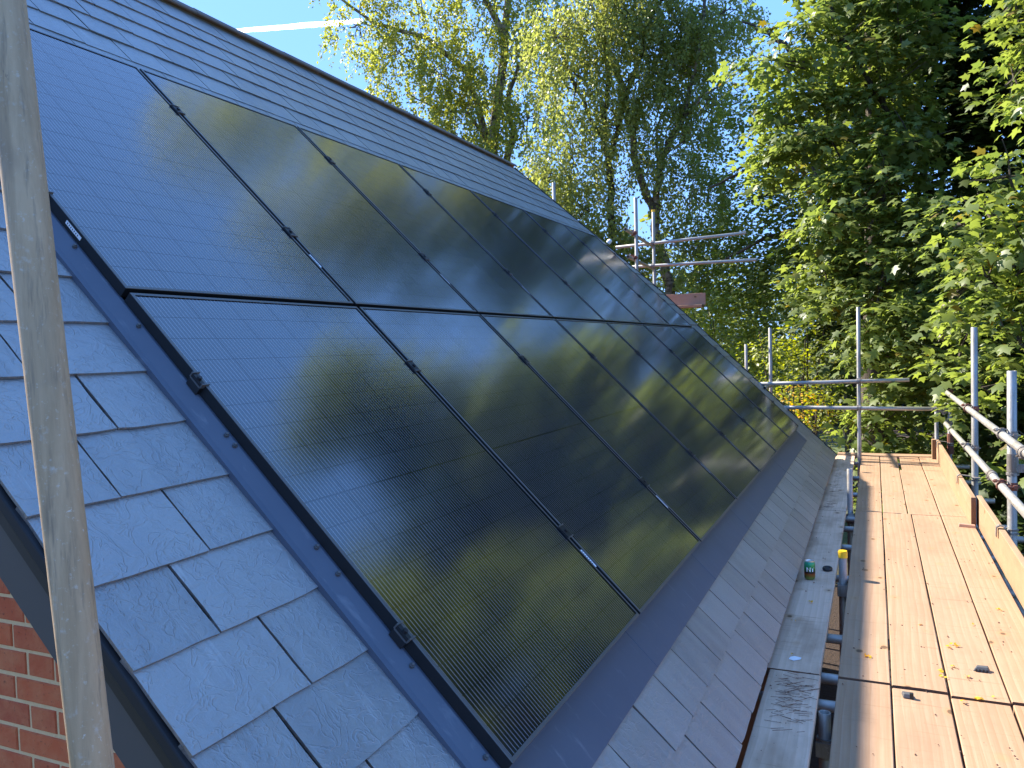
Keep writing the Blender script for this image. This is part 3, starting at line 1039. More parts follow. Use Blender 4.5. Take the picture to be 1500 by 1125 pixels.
mb = MB(); mb.cyl((1.806, 3.67, DECK + 0.135), (1.806, 3.67, DECK + 0.172), TR + 0.004, 18); mb.cyl((1.806, 3.67, DECK + 0.172), (1.806, 3.67, DECK + 0.178), TR + 0.001, 18)
smooth_by_angle(mb.build('tube_cap', M['yellow'], sf))
mb = MB(); mb.cyl((1.800, 1.735, DECK - 0.20), (1.800, 1.735, DECK - 0.12), TR + 0.009, 16); mb.box(1.766, 1.832, 1.70, 1.712, DECK - 0.19, DECK - 0.13)
smooth_by_angle(mb.build('coupler', M['coupler'], sf))
mb = MB(); mb.cyl((1.806, 3.67, DECK - 0.10), (1.806, 3.67, DECK - 0.03), TR + 0.010, 16); mb.box(1.775, 1.84, 3.62, 3.64, DECK - 0.10, DECK - 0.03)
smooth_by_angle(mb.build('coupler', M['coupler'], sf))
coupler(sf, (1.80, 5.86, ZT), (1, 0, 0), (1.792, 5.90, ZT), (0, 0, 1))

# the upper lift beyond the far gable
ul = thing('scaffold', (-1.1, 10.1, GROUND), 'upper scaffold tubes rising behind the far gable, in front of the birch trunk', 'scaffold')
pipe(ul, (-1.11, 9.6, GROUND), (-1.09, 9.6, 1.90), 'standard', r=0.026)
pipe(ul, (-1.115, 10.6, GROUND), (-1.088, 10.6, 1.87), 'standard', r=0.026)
mb = MB(); mb.cyl((-1.088, 10.6, 1.84), (-1.088, 10.6, 1.875), 0.030, 14); mb.build('tube_cap', M['yellow'], ul)
pipe(ul, (-1.68, 10.54, 1.337), (0.30, 10.54, 1.395), 'guard_rail', 'steel_x')
pipe(ul, (-1.62, 10.54, 1.018), (0.44, 10.54, 0.994), 'guard_rail', 'steel_x')
pipe(ul, (-1.15, 9.25, 1.415), (-1.15, 10.75, 1.335), 'transom', 'steel_y')
pipe(ul, (-1.15, 9.35, 1.045), (-1.15, 10.75, 0.985), 'transom', 'steel_y')
for z in (1.36, 1.01):
    coupler(ul, (-1.095, 10.54, z), (1, 0, 0), (-1.10, 10.6, z), (0, 0, 1), 'coupler')
    coupler(ul, (-1.15, 9.6, z + 0.04), (0, 1, 0), (-1.10, 9.6, z + 0.04), (0, 0, 1), 'rust')
pipe(ul, (-2.345, 9.6, GROUND), (-2.333, 9.6, 2.25), 'standard', r=0.026)
mb = MB(); mb.box(-1.35, -0.30, 10.50, 10.538, 0.375, 0.553)
tag(bevel(mb.build('toe_board', [M['pink_ply'], M['end_grain']]), 0.003), 'pinkish toe board on edge below the upper scaffold tubes, beyond the gable', 'toe board', 'toe boards along the scaffold edge')
board(-1.9, -0.31, 10.26, 10.485, 0.37, 'scaffold board of the upper platform beyond the gable', 'board_x', group='boards of the upper platform')

# the pole in front of the lens
np_ = MB(); np_.pipe((1.352, -0.955, GROUND), (0.955, -1.058, 1.56), TR, seg=40)
npo = np_.build('scaffold_pole', M['steel_near']); smooth_by_angle(npo, 0.7)
tag(npo, 'weathered upright scaffold pole standing close by at the left edge', 'scaffold pole')

# ------------------------------------------------------------------ small things on the boards
can = thing('drinks_can', (1.616, 3.60, DECK), 'small green drinks can on the board against the eaves', 'can')


def m_can():
    t = NT('can_print')
    tc = t.n('ShaderNodeTexCoord'); sx = t.n('ShaderNodeSeparateXYZ'); t.l(tc.outputs['Object'], sx.inputs[0])
    z = t.math('DIVIDE', t.math('SUBTRACT', sx.outputs[2], DECK), 0.118)
    n_ = t.noise(t.coord((1, 1, 1), jitter=False), 45, 2)
    zz = t.math('ADD', z, t.math('MULTIPLY', t.math('SUBTRACT', n_, 0.5), 0.10))
    c = t.ramp(zz, [(0.0, (0.30, 0.34, 0.10)), (0.14, (0.16, 0.24, 0.05)), (0.30, (0.35, 0.10, 0.02)), (0.40, (0.05, 0.02, 0.03)), (0.60, (0.02, 0.22, 0.05)), (0.92, (0.04, 0.32, 0.17))])
    t.set(**{'Base Color': c, 'Metallic': 0.5, 'Roughness': 0.32})
    return t.mat


mb = MB()
cx, cy = 1.616, 3.60
prof = [(0.024, 0.0), (0.029, 0.006), (0.033, 0.014), (0.033, 0.098), (0.031, 0.105), (0.0275, 0.112)]
mb.loft([mb.ring((cx, cy, DECK + z), (0, 0, 1), r, 28) for r, z in prof])
smooth_by_angle(mb.build('body', m_can(), can), 0.9)
mb = MB(); mb.loft([mb.ring((cx, cy, DECK + z), (0, 0, 1), r, 28) for r, z in ((0.0277, 0.1125), (0.0285, 0.1155), (0.0280, 0.118), (0.0255, 0.118), (0.0245, 0.1135), (0.004, 0.1135))])
alu = simple('aluminium', (0.75, 0.75, 0.76), 0.28, 1.0)
smooth_by_angle(mb.build('lid', alu, can), 0.9)
mb = MB(); mb.box(cx - .006, cx + .006, cy - .016, cy + .010, DECK + 0.1137, DECK + 0.1155); mb.build('ring_pull', alu, can)
# lettering wrapped round the can, facing the camera
tx = bpy.data.curves.new('lettering', 'FONT'); tx.body = 'NT'; tx.size = 0.036; tx.extrude = 0.0; tx.align_x = 'CENTER'; tx.align_y = 'CENTER'; tx.offset = 0.0012
to = bpy.data.objects.new('lettering_source', tx); COL.objects.link(to)
dg = bpy.context.evaluated_depsgraph_get()
tm = bpy.data.meshes.new_from_object(to.evaluated_get(dg))
bpy.data.objects.remove(to)
a0 = math.atan2(CAM_POS[1] - cy, CAM_POS[0] - cx)
for v in tm.vertices:
    a = a0 + v.co.x / 0.0335 + 0.12
    v.co = Vector((cx + 0.0335 * math.cos(a), cy + 0.0335 * math.sin(a), DECK + 0.066 + v.co.y))
tm.materials.clear(); tm.materials.append(M['white'])
link('lettering', tm, can)

mb = MB(); c = (1.707, 3.845)
RR = lambda r, z: [Vector((c[0] + r * 1.0 * math.cos(2 * math.pi * k / 24), c[1] + 1.5 * r * math.sin(2 * math.pi * k / 24), DECK + z)) for k in range(24)]
mb.loft([RR(0.018, 0.003), RR(0.024, 0.001), RR(0.030, 0.004), RR(0.031, 0.012), RR(0.027, 0.019), RR(0.020, 0.019), RR(0.016, 0.012), RR(0.010, 0.011)])
o = mb.build('cable_cap', M['rubber']); smooth_by_angle(o, 0.8)
tag(o, 'black rubber ring lying on the board beside the drinks can', 'rubber ring')

sp = thing('panel_clip', (2.42, 2.36, DECK), 'grey finned plastic clip on a sunlit board, right of centre', 'plastic clip', 'loose plastic clips on the boards')
mb = MB()
x, y, z = 2.42, 2.365, DECK + 0.002
mb.hexa([(x - .036, y - .016, z), (x + .030, y - .022, z), (x + .036, y + .016, z), (x - .026, y + .02, z), (x - .020, y - .008, z + .020), (x + .024, y - .010, z + .022), (x + .026, y + .012, z + .022), (x - .016, y + .014, z + .020)])
bevel(mb.build('shell', M['plastic_grey'], sp), 0.003)
for k in range(4):
    mb = MB(); xx = x - .026 + k * .014
    mb.box(xx, xx + .007, y - .0225, y - .014, z + .002, z + .012); mb.build('fin', M['rubber'], sp)
sp2 = thing('panel_clip', (2.112, 1.957, DECK), 'small dark plastic clip at the joint of two sunlit boards', 'plastic clip', 'loose plastic clips on the boards')
mb = MB(); x, y, z = 2.112, 1.962, DECK + 0.004
mb.hexa([(x - .020, y - .022, z), (x + .016, y - .024, z), (x + .014, y + .022, z), (x - .026, y + .024, z), (x - .016, y - .016, z + .018), (x + .012, y - .018, z + .018), (x + .010, y + .016, z + .014), (x - .022, y + .018, z + .014)])
bevel(mb.build('shell', M['plastic_grey'], sp2), 0.003)
mb = MB(); mb.box(x + .006, x + .020, y - .024, y - .006, z, z + .022); mb.build('tab', M['rubber'], sp2)
# paint smear on the inner board (a thin splash of white)
mb = MB(); mb.add([(1.618, 2.215, DECK + .003), (1.640, 2.20, DECK + .003), (1.668, 2.225, DECK + .003), (1.672, 2.25, DECK + .003), (1.640, 2.262, DECK + .003), (1.622, 2.245, DECK + .003)], [(0, 1, 2, 3, 4, 5)])
tag(mb.build('paint_smear', M['white']), 'pale paint smear on the shaded board against the eaves', 'paint smear')

# leaf litter and needles
lit = MB(); rl = random.Random(5)
LP = [(1.953, 2.364), (1.965, 2.351), (2.329, 2.666), (2.348, 2.645), (2.249, 2.287), (2.308, 2.366), (2.353, 2.271), (2.37, 2.029), (2.383, 2.034), (2.431, 2.072), (2.31, 1.979), (1.656, 3.104), (1.594, 2.756), (1.628, 2.262), (2.258, 2.227), (2.31, 2.613), (2.60, 3.3), (2.44, 3.0), (2.2, 2.9)]
for x, y in LP:
    for k in range(rl.randint(2, 4)):
        a = rl.uniform(0, 6.28); L = rl.uniform(0.012, 0.028); w = L * rl.uniform(0.15, 0.35)
        px, py = x + rl.uniform(-.012, .012), y + rl.uniform(-.012, .012)
        d = Vector((math.cos(a), math.sin(a), 0)); n = Vector((-d.y, d.x, 0)); p = Vector((px, py, DECK + 0.008))
        lit.add([p - d * L * .5, p + n * w + Vector((0, 0, .005)), p + d * L * .5 + Vector((0, 0, .004)), p - n * w], [(0, 1, 2, 3)])
tag(lit.build('leaf_litter', M['bloom'], kind='stuff'), 'yellow seed and leaf bits scattered on the boards', 'leaf litter')
nd = MB()
for k in range(150):
    if k < 110: x, y = rl.uniform(1.585, 1.76), rl.gauss(1.80, 0.14)
    else: x, y = rl.uniform(1.57, 1.62), rl.uniform(5.9, 8.6)
    if y > 2.05 and y < 5.9: continue
    a = rl.uniform(-0.5, 0.9); L = rl.uniform(0.03, 0.09)
    d = Vector((math.cos(a), math.sin(a), 0)) * L; p = Vector((x, y, DECK + rl.uniform(.003, .008)))
    n = Vector((-d.y, d.x, 0)).normalized() * 0.0008
    q = p + d
    if q.x > 1.775: continue
    nd.add([p - n, q - n, q + n, p + n, p + Vector((0, 0, .0016)), q + Vector((0, 0, .0016))], [(0, 1, 5, 4), (2, 3, 4, 5)])
tag(nd.build('pine_needles', M['end_grain'], kind='stuff'), 'dry pine needles on the shaded board against the eaves', 'needles')
dirt = MB()
for k in range(230):
    x, y = rl.uniform(1.57, 2.70), rl.uniform(0.9, 7.5)
    if 1.76 < x < 1.84: continue
    L = rl.uniform(0.0015, 0.0055)
    dirt.add([(x - L, y, DECK + .006), (x, y - L * 1.3, DECK + .006), (x + L * 1.4, y, DECK + .006), (x, y + L, DECK + .006), (x, y, DECK + .006 + L)], [(0, 1, 4), (1, 2, 4), (2, 3, 4), (3, 0, 4)])
tag(dirt.build('grit', M['end_grain'], kind='stuff'), 'dark crumbs of grit scattered over the walkway boards', 'grit')
mb = MB(); p = W(-1.72, verge_far(-1.72) + 0.0, -0.045)
mb.loft([mb.ring(p + N_AX * z, N_AX, r, 10) for r, z in ((0.03, 0), (0.034, 0.02), (0.028, 0.05), (0.01, 0.062))])
o = mb.build('verge_cap', M['white']); smooth_by_angle(o)
tag(o, 'small white cap on the far verge of the slate roof', 'cap')

# contrail: a long thin cloud of ice, high up
t = NT('ice_cloud')
t.set(**{'Base Color': (0.9, 0.92, 0.95), 'Roughness': 1.0})
trn = t.n('ShaderNodeBsdfTransparent'); mx = t.n('ShaderNodeMixShader')
nz = t.noise(t.coord((0.02, 0.02, 0.05), jitter=False), 1.0, 4, 0.7)
lw_ = t.n('ShaderNodeLayerWeight'); lw_.inputs[0].default_value = 0.35
fc = t.math('MULTIPLY', t.math('SUBTRACT', 1.0, lw_.outputs['Facing']), t.ramp(nz, [(0.3, 0.55), (0.6, 1.0)]), clamp=True)
tl_ = t.n('ShaderNodeBsdfTranslucent'); tl_.inputs['Color'].default_value = (0.95, 0.95, 0.95, 1)
ad_ = t.n('ShaderNodeAddShader'); t.l(t.bsdf.outputs[0], ad_.inputs[0]); t.l(tl_.outputs[0], ad_.inputs[1])
t.l(fc, mx.inputs[0]); t.l(trn.outputs[0], mx.inputs[1]); t.l(ad_.outputs[0], mx.inputs[2]); t.l(mx.outputs[0], t.out.inputs['Surface'])
mb = MB()
ca, cb = Vector((-760, 655, 357.0)), Vector((-518, 770, 372.4))
N_ = 40
mb.limb([ca.lerp(cb, i / (N_ - 1)) + Vector((0, 0, rs.uniform(-.25, .25))) for i in range(N_)], [1.5 + 1.7 * (i / (N_ - 1)) * (1 if i < N_ - 4 else 0.5) + rs.uniform(-.3, .3) for i in range(N_)], 12)
o = mb.build('contrail', t.mat, kind='structure'); smooth_by_angle(o, 3)
tag(o, 'thin white contrail across the blue sky above the ridge', 'contrail')

# ------------------------------------------------------------------ foliage
PALM_V = np.array([(0, .30, 0), (0, 0, .02), (.40, .06, -.09), (.25, .27, -.03), (.52, .56, -.13), (.20, .60, -.04), (0, 1.0, -.15), (-.20, .60, -.04), (-.52, .56, -.13), (-.25, .27, -.03), (-.40, .06, -.09)], float)
PALM_T = np.array([(0, i, i + 1) for i in range(1, 10)] + [(0, 10, 1)], int)
OVAL_V = np.array([(0, 0, 0), (.34, .42, -.06), (0, 1, -.12), (-.34, .42, -.06)], float)
OVAL_T = np.array([(0, 1, 2), (0, 2, 3)], int)
LOBE_V = np.array([(0, 0, 0), (.22, .25, -.02), (.36, .62, -.08), (0, 1, -.14), (-.36, .62, -.08), (-.22, .25, -.02)], float)
LOBE_T = np.array([(0, 1, 2), (0, 2, 3), (0, 3, 4), (0, 4, 5)], int)


def unit(a): return a / np.maximum(np.linalg.norm(a, axis=-1, keepdims=True), 1e-9)


def frames(tip, nrm):
    y = unit(tip); x = unit(np.cross(y, nrm)); z = np.cross(x, y)
    return np.stack([x, y, z], 1)


def leaf_mesh(name, P, F, size, tv, tt, mat):
    n = len(P)
    L = np.einsum('kc,ncd->nkd', tv, F) * size[:, None, None] + P[:, None, :]
    T = tt[None] + (np.arange(n) * len(tv))[:, None, None]
    return tri_mesh(name, L.reshape(-1, 3), T.reshape(-1, 3), [mat])


def ball(n, rng, inner=0.0):
    d = unit(rng.normal(size=(n, 3)))
    r = (inner ** 3 + (1 - inner ** 3) * rng.random(n)) ** (1 / 3)
    return d * r[:, None], d


def spray_leaves(env, per_m2, size, rng, leaves_per=13, tilt=1.05, droop=0.40, spread=0.30, inner=0.45, flat=1.0):
    """layered sprays through a set of ellipsoids: each spray is a tilted fan of leaves on a twig"""
    Ps, Tips, Ns, Ss = [], [], [], []
    for (c, r) in env:
        c = np.array(c); r = np.array(r if isinstance(r, tuple) else (r, r, r * flat))
        ns = max(4, int(per_m2 * 4 * np.pi * (r.prod() ** (2 / 3)) / leaves_per))
        u, d = ball(ns, rng, inner)
        base = c + u * r * (1 + 0.18 * rng.normal(size=(ns, 1)))
        out = unit(d * np.array([1, 1, 0.6]) + 0.35 * rng.normal(size=(ns, 3)))
        ax = unit(out * np.array([1, 1, 0.35]) + np.array([0, 0, -droop]))
        nr = unit(np.array([0, 0, tilt]) + 0.42 * out + 0.20 * rng.normal(size=(ns, 3)))
        nr = unit(nr - ax * (nr * ax).sum(1, keepdims=True))
        lat = np.cross(ax, nr)
        k = leaves_per
        a = (rng.random((ns, k)) - 0.35) * spread * 2
        l = rng.normal(size=(ns, k)) * spread * 0.55
        z = rng.normal(size=(ns, k)) * spread * 0.16
        P = base[:, None] + ax[:, None] * a[..., None] + lat[:, None] * l[..., None] + nr[:, None] * z[..., None] - np.array([0, 0, 1.0]) * (np.abs(l)[..., None] * 0.25)
        tip = ax[:, None] * 0.8 + lat[:, None] * np.sign(l)[..., None] * (0.3 + 0.7 * rng.random((ns, k)))[..., None] + 0.3 * rng.normal(size=(ns, k, 3))
        nn = nr[:, None] + 0.27 * rng.normal(size=(ns, k, 3))
        s = size * (0.45 + 0.95 * rng.random((ns, k)))
        Ps.append(P.reshape(-1, 3)); Tips.append(tip.reshape(-1, 3)); Ns.append(nn.reshape(-1, 3)); Ss.append(s.ravel())
    P = np.concatenate(Ps); F = frames(np.concatenate(Tips), np.concatenate(Ns))
    return P, F, np.concatenate(Ss)


CP = np.array(CAM_POS); RT, DN, FW = (np.array(v) for v in (RIGHT, DOWN, FWD))


def largest_visible(P, size, count):
    d = P - CP
    z = d @ FW
    u = 750 + 1175 * (d @ RT) / z; v = 562 + 1175 * (d @ DN) / z
    ok = (z > 1) & (u > 5) & (u < 1495) & (v > 5) & (v < 1120)
    idx = np.nonzero(ok)[0]
    key = (u[idx] // 9).astype(int) * 1000 + (v[idx] // 9).astype(int)
    order = np.lexsort((z[idx], key))
    idx = idx[order]; key = key[order]
    first = np.concatenate([[True], key[1:] != key[:-1]])
    idx = idx[first]
    px = size[idx] / z[idx]
    return idx[np.argsort(-px)][:count]


def leaf_objects(parent, P, F, S, tv, tt, mat, count=300):
    """the leaves that show largest become parts of their own; returns a mask of the remaining ones"""
    keep = np.ones(len(P), bool)
    variants = []
    rg = np.random.default_rng(2)
    for i in range(3):
        vv = tv.copy(); vv[1:, :2] *= 1 + 0.08 * rg.normal(size=(len(tv) - 1, 2)); vv[:, 2] *= (0.6, 1.0, 1.5)[i]
        variants.append(tri_mesh('leaf', vv, tt, [mat]))
    for q, i in enumerate(largest_visible(P, S, count)):
        keep[i] = False
        Mx = Matrix.Identity(4)
        for r in range(3):
            for c in range(3): Mx[r][c] = F[i][c][r] * S[i]
            Mx[r][3] = P[i][r]
        link('leaf', variants[q % 3], parent, Mx)
    return keep


def wiggle(pts, n, amp, seed):
    r = random.Random(seed)
    pts = [Vector(p) for p in pts]
    out = []
    for i in range(len(pts) - 1):
        for k in range(n):
            t = k / n
            q = pts[i].lerp(pts[i + 1], t)
            if k: q += Vector((r.uniform(-amp, amp), r.uniform(-amp, amp), r.uniform(-amp, amp) * .5))
            out.append(q)
    out.append(pts[-1])
    return out


def add_limb(mb, pts, r0, r1, seed, n=4, amp=0.05, seg=8):
    w = wiggle(pts, n, amp, seed)
    k = len(w)
    mb.limb(w, [r0 + (r1 - r0) * (i / (k - 1)) ** 0.8 for i in range(k)], seg)
    return w


# --- the two sycamores beside the walkway
rngS = np.random.default_rng(21)


def sycamore(base, top, limbs, env, label, mat, per, size, seed, count=300):
    rng = np.random.default_rng(seed)
    t = thing('sycamore_tree', base, label, 'tree', 'sycamores beside the scaffold')
    mb = MB()
    add_limb(mb, [base, tuple(np.array(base) * .5 + np.array(top) * .5 + np.array([.15, -.1, 0])), top], 0.30, 0.07, seed, 6, 0.05, 10)
    for q, l in enumerate(limbs): add_limb(mb, l, 0.085, 0.02, seed + q, 4, 0.07)
    tr = mb.build('trunk', M['bark'], t, smooth=True)
    pads = []
    for c, r in env:                                   # every bough carries two or three flat tiers of leaves, dark between
        rr = r if isinstance(r, tuple) else (r, r, r)
        n_ = 3 if rr[2] > 0.5 else 2
        if rr[2] > 1.1: n_ = 5
        for q in range(n_):
            f = (q + 0.5) / n_ * 2 - 1
            w_ = math.sqrt(max(0.25, 1 - f * f)) * rng.uniform(0.55, 0.88)
            a_ = rng.uniform(0, 6.28); o_ = 0.28 * rr[0]
            pads.append(((c[0] + o_ * math.cos(a_), c[1] + o_ * math.sin(a_), c[2] + f * rr[2] * 0.95), (rr[0] * w_, rr[1] * w_, max(0.10, rr[2] * 0.5 / n_))))
    P, F, S = spray_leaves(pads, per, size, rng, inner=0.0)
    keep = leaf_objects(t, P, F, S, PALM_V, PALM_T, M[mat], count)
    link('crown', leaf_mesh('crown', P[keep], F[keep], S[keep], PALM_V, PALM_T, M[mat]), t, kind='stuff')
    # slender twigs through the crown
    tw = MB()
    for (c, r) in env:
        rr = r[0] if isinstance(r, tuple) else r
        for k in range(3):
            d = Vector(unit(rng.normal(size=3)))
            if d.z < -0.2: d.z *= -1
            add_limb(tw, [Vector(c) - d * 0.4 * rr, Vector(c) + d * rr * 0.95], 0.018, 0.004, seed * 9 + k, 3, 0.05, 5)
    tw.build('twigs', M['bark'], t, kind='stuff')
    return t


ENV1 = [((0.72, 12.24, 4.32), 0.85), ((1.53, 12.62, 4.63), 0.95), ((0.45, 12.6, 3.01), 0.75), ((1.41, 12.49, 3.08), 1.05), ((2.15, 12.35, 3.68), 0.85), ((2.62, 11.3, 1.37), 0.6), ((2.55, 12.0, 2.75), 0.65), ((2.40, 12.4, 4.6), 0.7), ((1.72, 12.01, 1.67), 1.10),
        ((1.30, 12.2, 0.89), 0.66), ((2.2, 11.85, 2.19), 0.85), ((2.09, 11.58, 0.57), 0.95), ((2.10, 11.2, -0.44), 0.72), ((2.42, 11.0, -0.26), 0.75), ((2.02, 11.2, -1.5), (0.45, 0.5, 0.5)),
        ((2.34, 11.3, -1.5), (0.75, 0.6, 0.5)), ((2.97, 10.9, -0.45), 0.70), ((2.77, 11.2, 0.48), 0.70), ((1.22, 13.15, 6.6), 1.2), ((2.05, 13.2, 6.0), 1.0), ((1.75, 14.1, 9.6), 1.7), ((0.9, 13.55, 8.6), 1.2), ((2.6, 14.2, 8.2), 1.2),
        ((2.0, 11.4, -2.2), (0.5, 0.5, 0.4)), ((2.6, 11.2, -2.2), (0.9, 0.6, 0.5))]
sycamore((2.0, 13.3, GROUND), (1.8, 13.9, 10.4), [[(2.0, 13.3, 0.2), (1.6, 12.6, 1.4), (1.1, 12.3, 2.6)], [(1.95, 13.4, 2.0), (2.3, 12.6, 3.2), (1.6, 12.4, 4.6)], [(1.9, 13.5, 4.0), (1.2, 13.0, 5.6), (0.8, 12.6, 6.4)]],
         ENV1, 'tall sycamore at the end of the walkway, left of the dark gap', 'syc', 190, 0.142, 31)
ENV2 = [((3.25, 7.74, 1.36), 0.42), ((3.10, 8.2, 1.10), 0.36), ((3.42, 7.86, 0.54), 0.50), ((3.10, 8.13, 0.40), 0.38), ((3.34, 7.79, -0.27), 0.38), ((3.52, 9.44, 2.79), 0.45), ((3.70, 9.07, 3.33), 0.50),
        ((3.38, 7.2, -1.30), (0.28, 0.3, 0.22)), ((4.1, 8.1, 1.74), 0.85), ((4.1, 8.01, 0.04), 0.80), ((4.3, 9.34, 3.72), 0.9), ((4.7, 8.6, 5.2), 0.9), ((2.95, 8.97, 1.08), 0.40), ((2.98, 8.95, 0.37), 0.42), ((2.95, 9.2, -0.3), 0.38), ((3.06, 8.35, -0.75), 0.30), ((3.5, 9.22, 3.6), 0.4), ((5.2, 8.8, 7.0), 0.9), ((5.4, 7.2, 3.6), 0.8), ((5.2, 7.0, 0.6), 1.0), ((4.6, 10.0, 6.0), 0.8)]
sycamore((5.4, 8.6, GROUND), (5.3, 8.6, 7.4), [[(5.4, 8.6, -0.5), (4.6, 8.2, 0.6), (3.6, 7.9, 1.1)], [(5.4, 8.6, 1.0), (4.6, 8.9, 2.4), (3.7, 9.2, 3.2)], [(5.4, 8.6, -1.2), (4.4, 8.0, -0.4), (3.5, 7.7, -0.2)]],
         ENV2, 'sycamore right of the guard rails, large pale leaves close to the camera', 'syc2', 205, 0.130, 47)

# --- a tree behind them, coloured dark for the deep shade of the gap
rng3 = np.random.default_rng(5)


def leafy_tree(name, base, top, env, label, mat, bark, per, size, seed, limbs=(), tv=LOBE_V, tt=LOBE_T, group=None, trunk_r=0.25, **kw):
    rng = np.random.default_rng(seed)
    t = thing(name, base, label, 'tree', group)
    mb = MB()
    add_limb(mb, [base, tuple(np.array(base) * .45 + np.array(top) * .55 + np.array([.2, .1, 0])), top], trunk_r, 0.05, seed, 6, 0.06, 10)
    for q, l in enumerate(limbs): add_limb(mb, l, 0.10, 0.022, seed + q * 3, 5, 0.09)
    mb.build('trunk', M[bark], t, smooth=True)
    P, F, S = spray_leaves(env, per, size, rng, **kw)
    link('crown', leaf_mesh('crown', P, F, S, tv, tt, M[mat]), t)
    return t


ENVB = [((3.9, 15.6, 2.9), 1.5), ((3.6, 15.8, 5.4), 1.6), ((5.2, 15.2, 4.6), 1.7), ((4.2, 14.6, 0.3), 1.5), ((4.3, 13.6, -1.8), 1.3), ((5.6, 13.5, 1.0), 1.8), ((6.4, 13.0, 3.6), 1.9), ((5.2, 16, 7.8), 2.0), ((1.9, 15.6, 1.6), 1.2), ((1.7, 15.8, 4.0), 1.2), ((2.3, 15.8, 6.4), 1.3), ((2.2, 15.2, -0.6), 1.1), ((1.5, 15.4, 0.2), 0.7), ((6.6, 10.6, 6.6), 1.9), ((6.8, 9.4, 3.6), 1.7), ((6.4, 11.0, 9.0), 1.6), ((6.4, 9.8, 0.8), 1.5), ((3.4, 15.4, 4.2), 1.3), ((3.0, 15.8, 6.6), 1.3), ((2.9, 15.0, 1.2), 1.2), ((6.0, 12.0, -1.4), 1.5), ((3.2, 13.0, -2.6), 1.0), ((4.2, 10.8, -2.6), 1.0), ((4.0, 12.0, -1.2), 0.9)]
leafy_tree('maple_tree', (4.9, 15.0, GROUND), (5.0, 15.2, 8.5), ENVB, 'shaded broadleaf tree filling the dark gap between the two sycamores', 'maple_shade', 'bark', 120, 0.17, 71, tv=PALM_V, tt=PALM_T, trunk_r=0.28, inner=0.15)

ENV4 = [((-0.2, 16.04, 2.3), 1.2), ((-1.0, 16.69, 1.2), 0.9), ((0.2, 15.4, 1.1), 0.85), ((-1.0, 16.83, 3.7), 0.8), ((0.7, 15.6, 2.6), 1.1), ((-0.4, 16.2, 5.0), 0.8), ((1.2, 16.2, 4.6), 1.3), ((1.3, 16.4, 6.2), 0.8), ((-1.5, 17.0, 2.4), 0.6), ((0.15, 15.7, 0.9), 0.85), ((-0.5, 16.2, 1.3), 0.85), ((0.65, 15.6, 1.9), 0.8), ((-0.1, 16.0, 3.3), 0.7), ((-0.3, 16.3, -0.1), 0.8)]
OAK_DY = 1.3
ENV4 = [((c[0] - 0.05, c[1] + OAK_DY, c[2] * 1.06), r) for c, r in ENV4]
leafy_tree('oak_tree', (1.6, 17.7, GROUND), (1.2, 17.7, 7.4), ENV4, 'oak with dark drooping limbs reaching left between birch and sycamore', 'oak', 'bark', 140, 0.105, 83,
           limbs=[[(1.45, 17.6, 3.71), (0.74, 17.05, 4.3), (0.11, 16.75, 3.96), (-0.76, 16.3, 3.49)], [(1.45, 17.6, 4.88), (0.61, 16.9, 3.95), (-0.26, 16.5, 3.55), (-1.25, 16.2, 3.18)], [(1.55, 17.5, 2.76), (0.84, 16.9, 2.22), (-0.15, 16.5, 2.02), (-0.95, 16.2, 1.59)], [(1.45, 17.5, 3.39), (0.48, 16.8, 3.16), (-0.39, 16.4, 2.83)], [(1.35, 17.6, 5.3), (0.25, 17.3, 6.36), (-0.65, 17.3, 7.0)]], spread=0.34, droop=0.25)

# --- birches: thin drooping twigs hung with small leaves


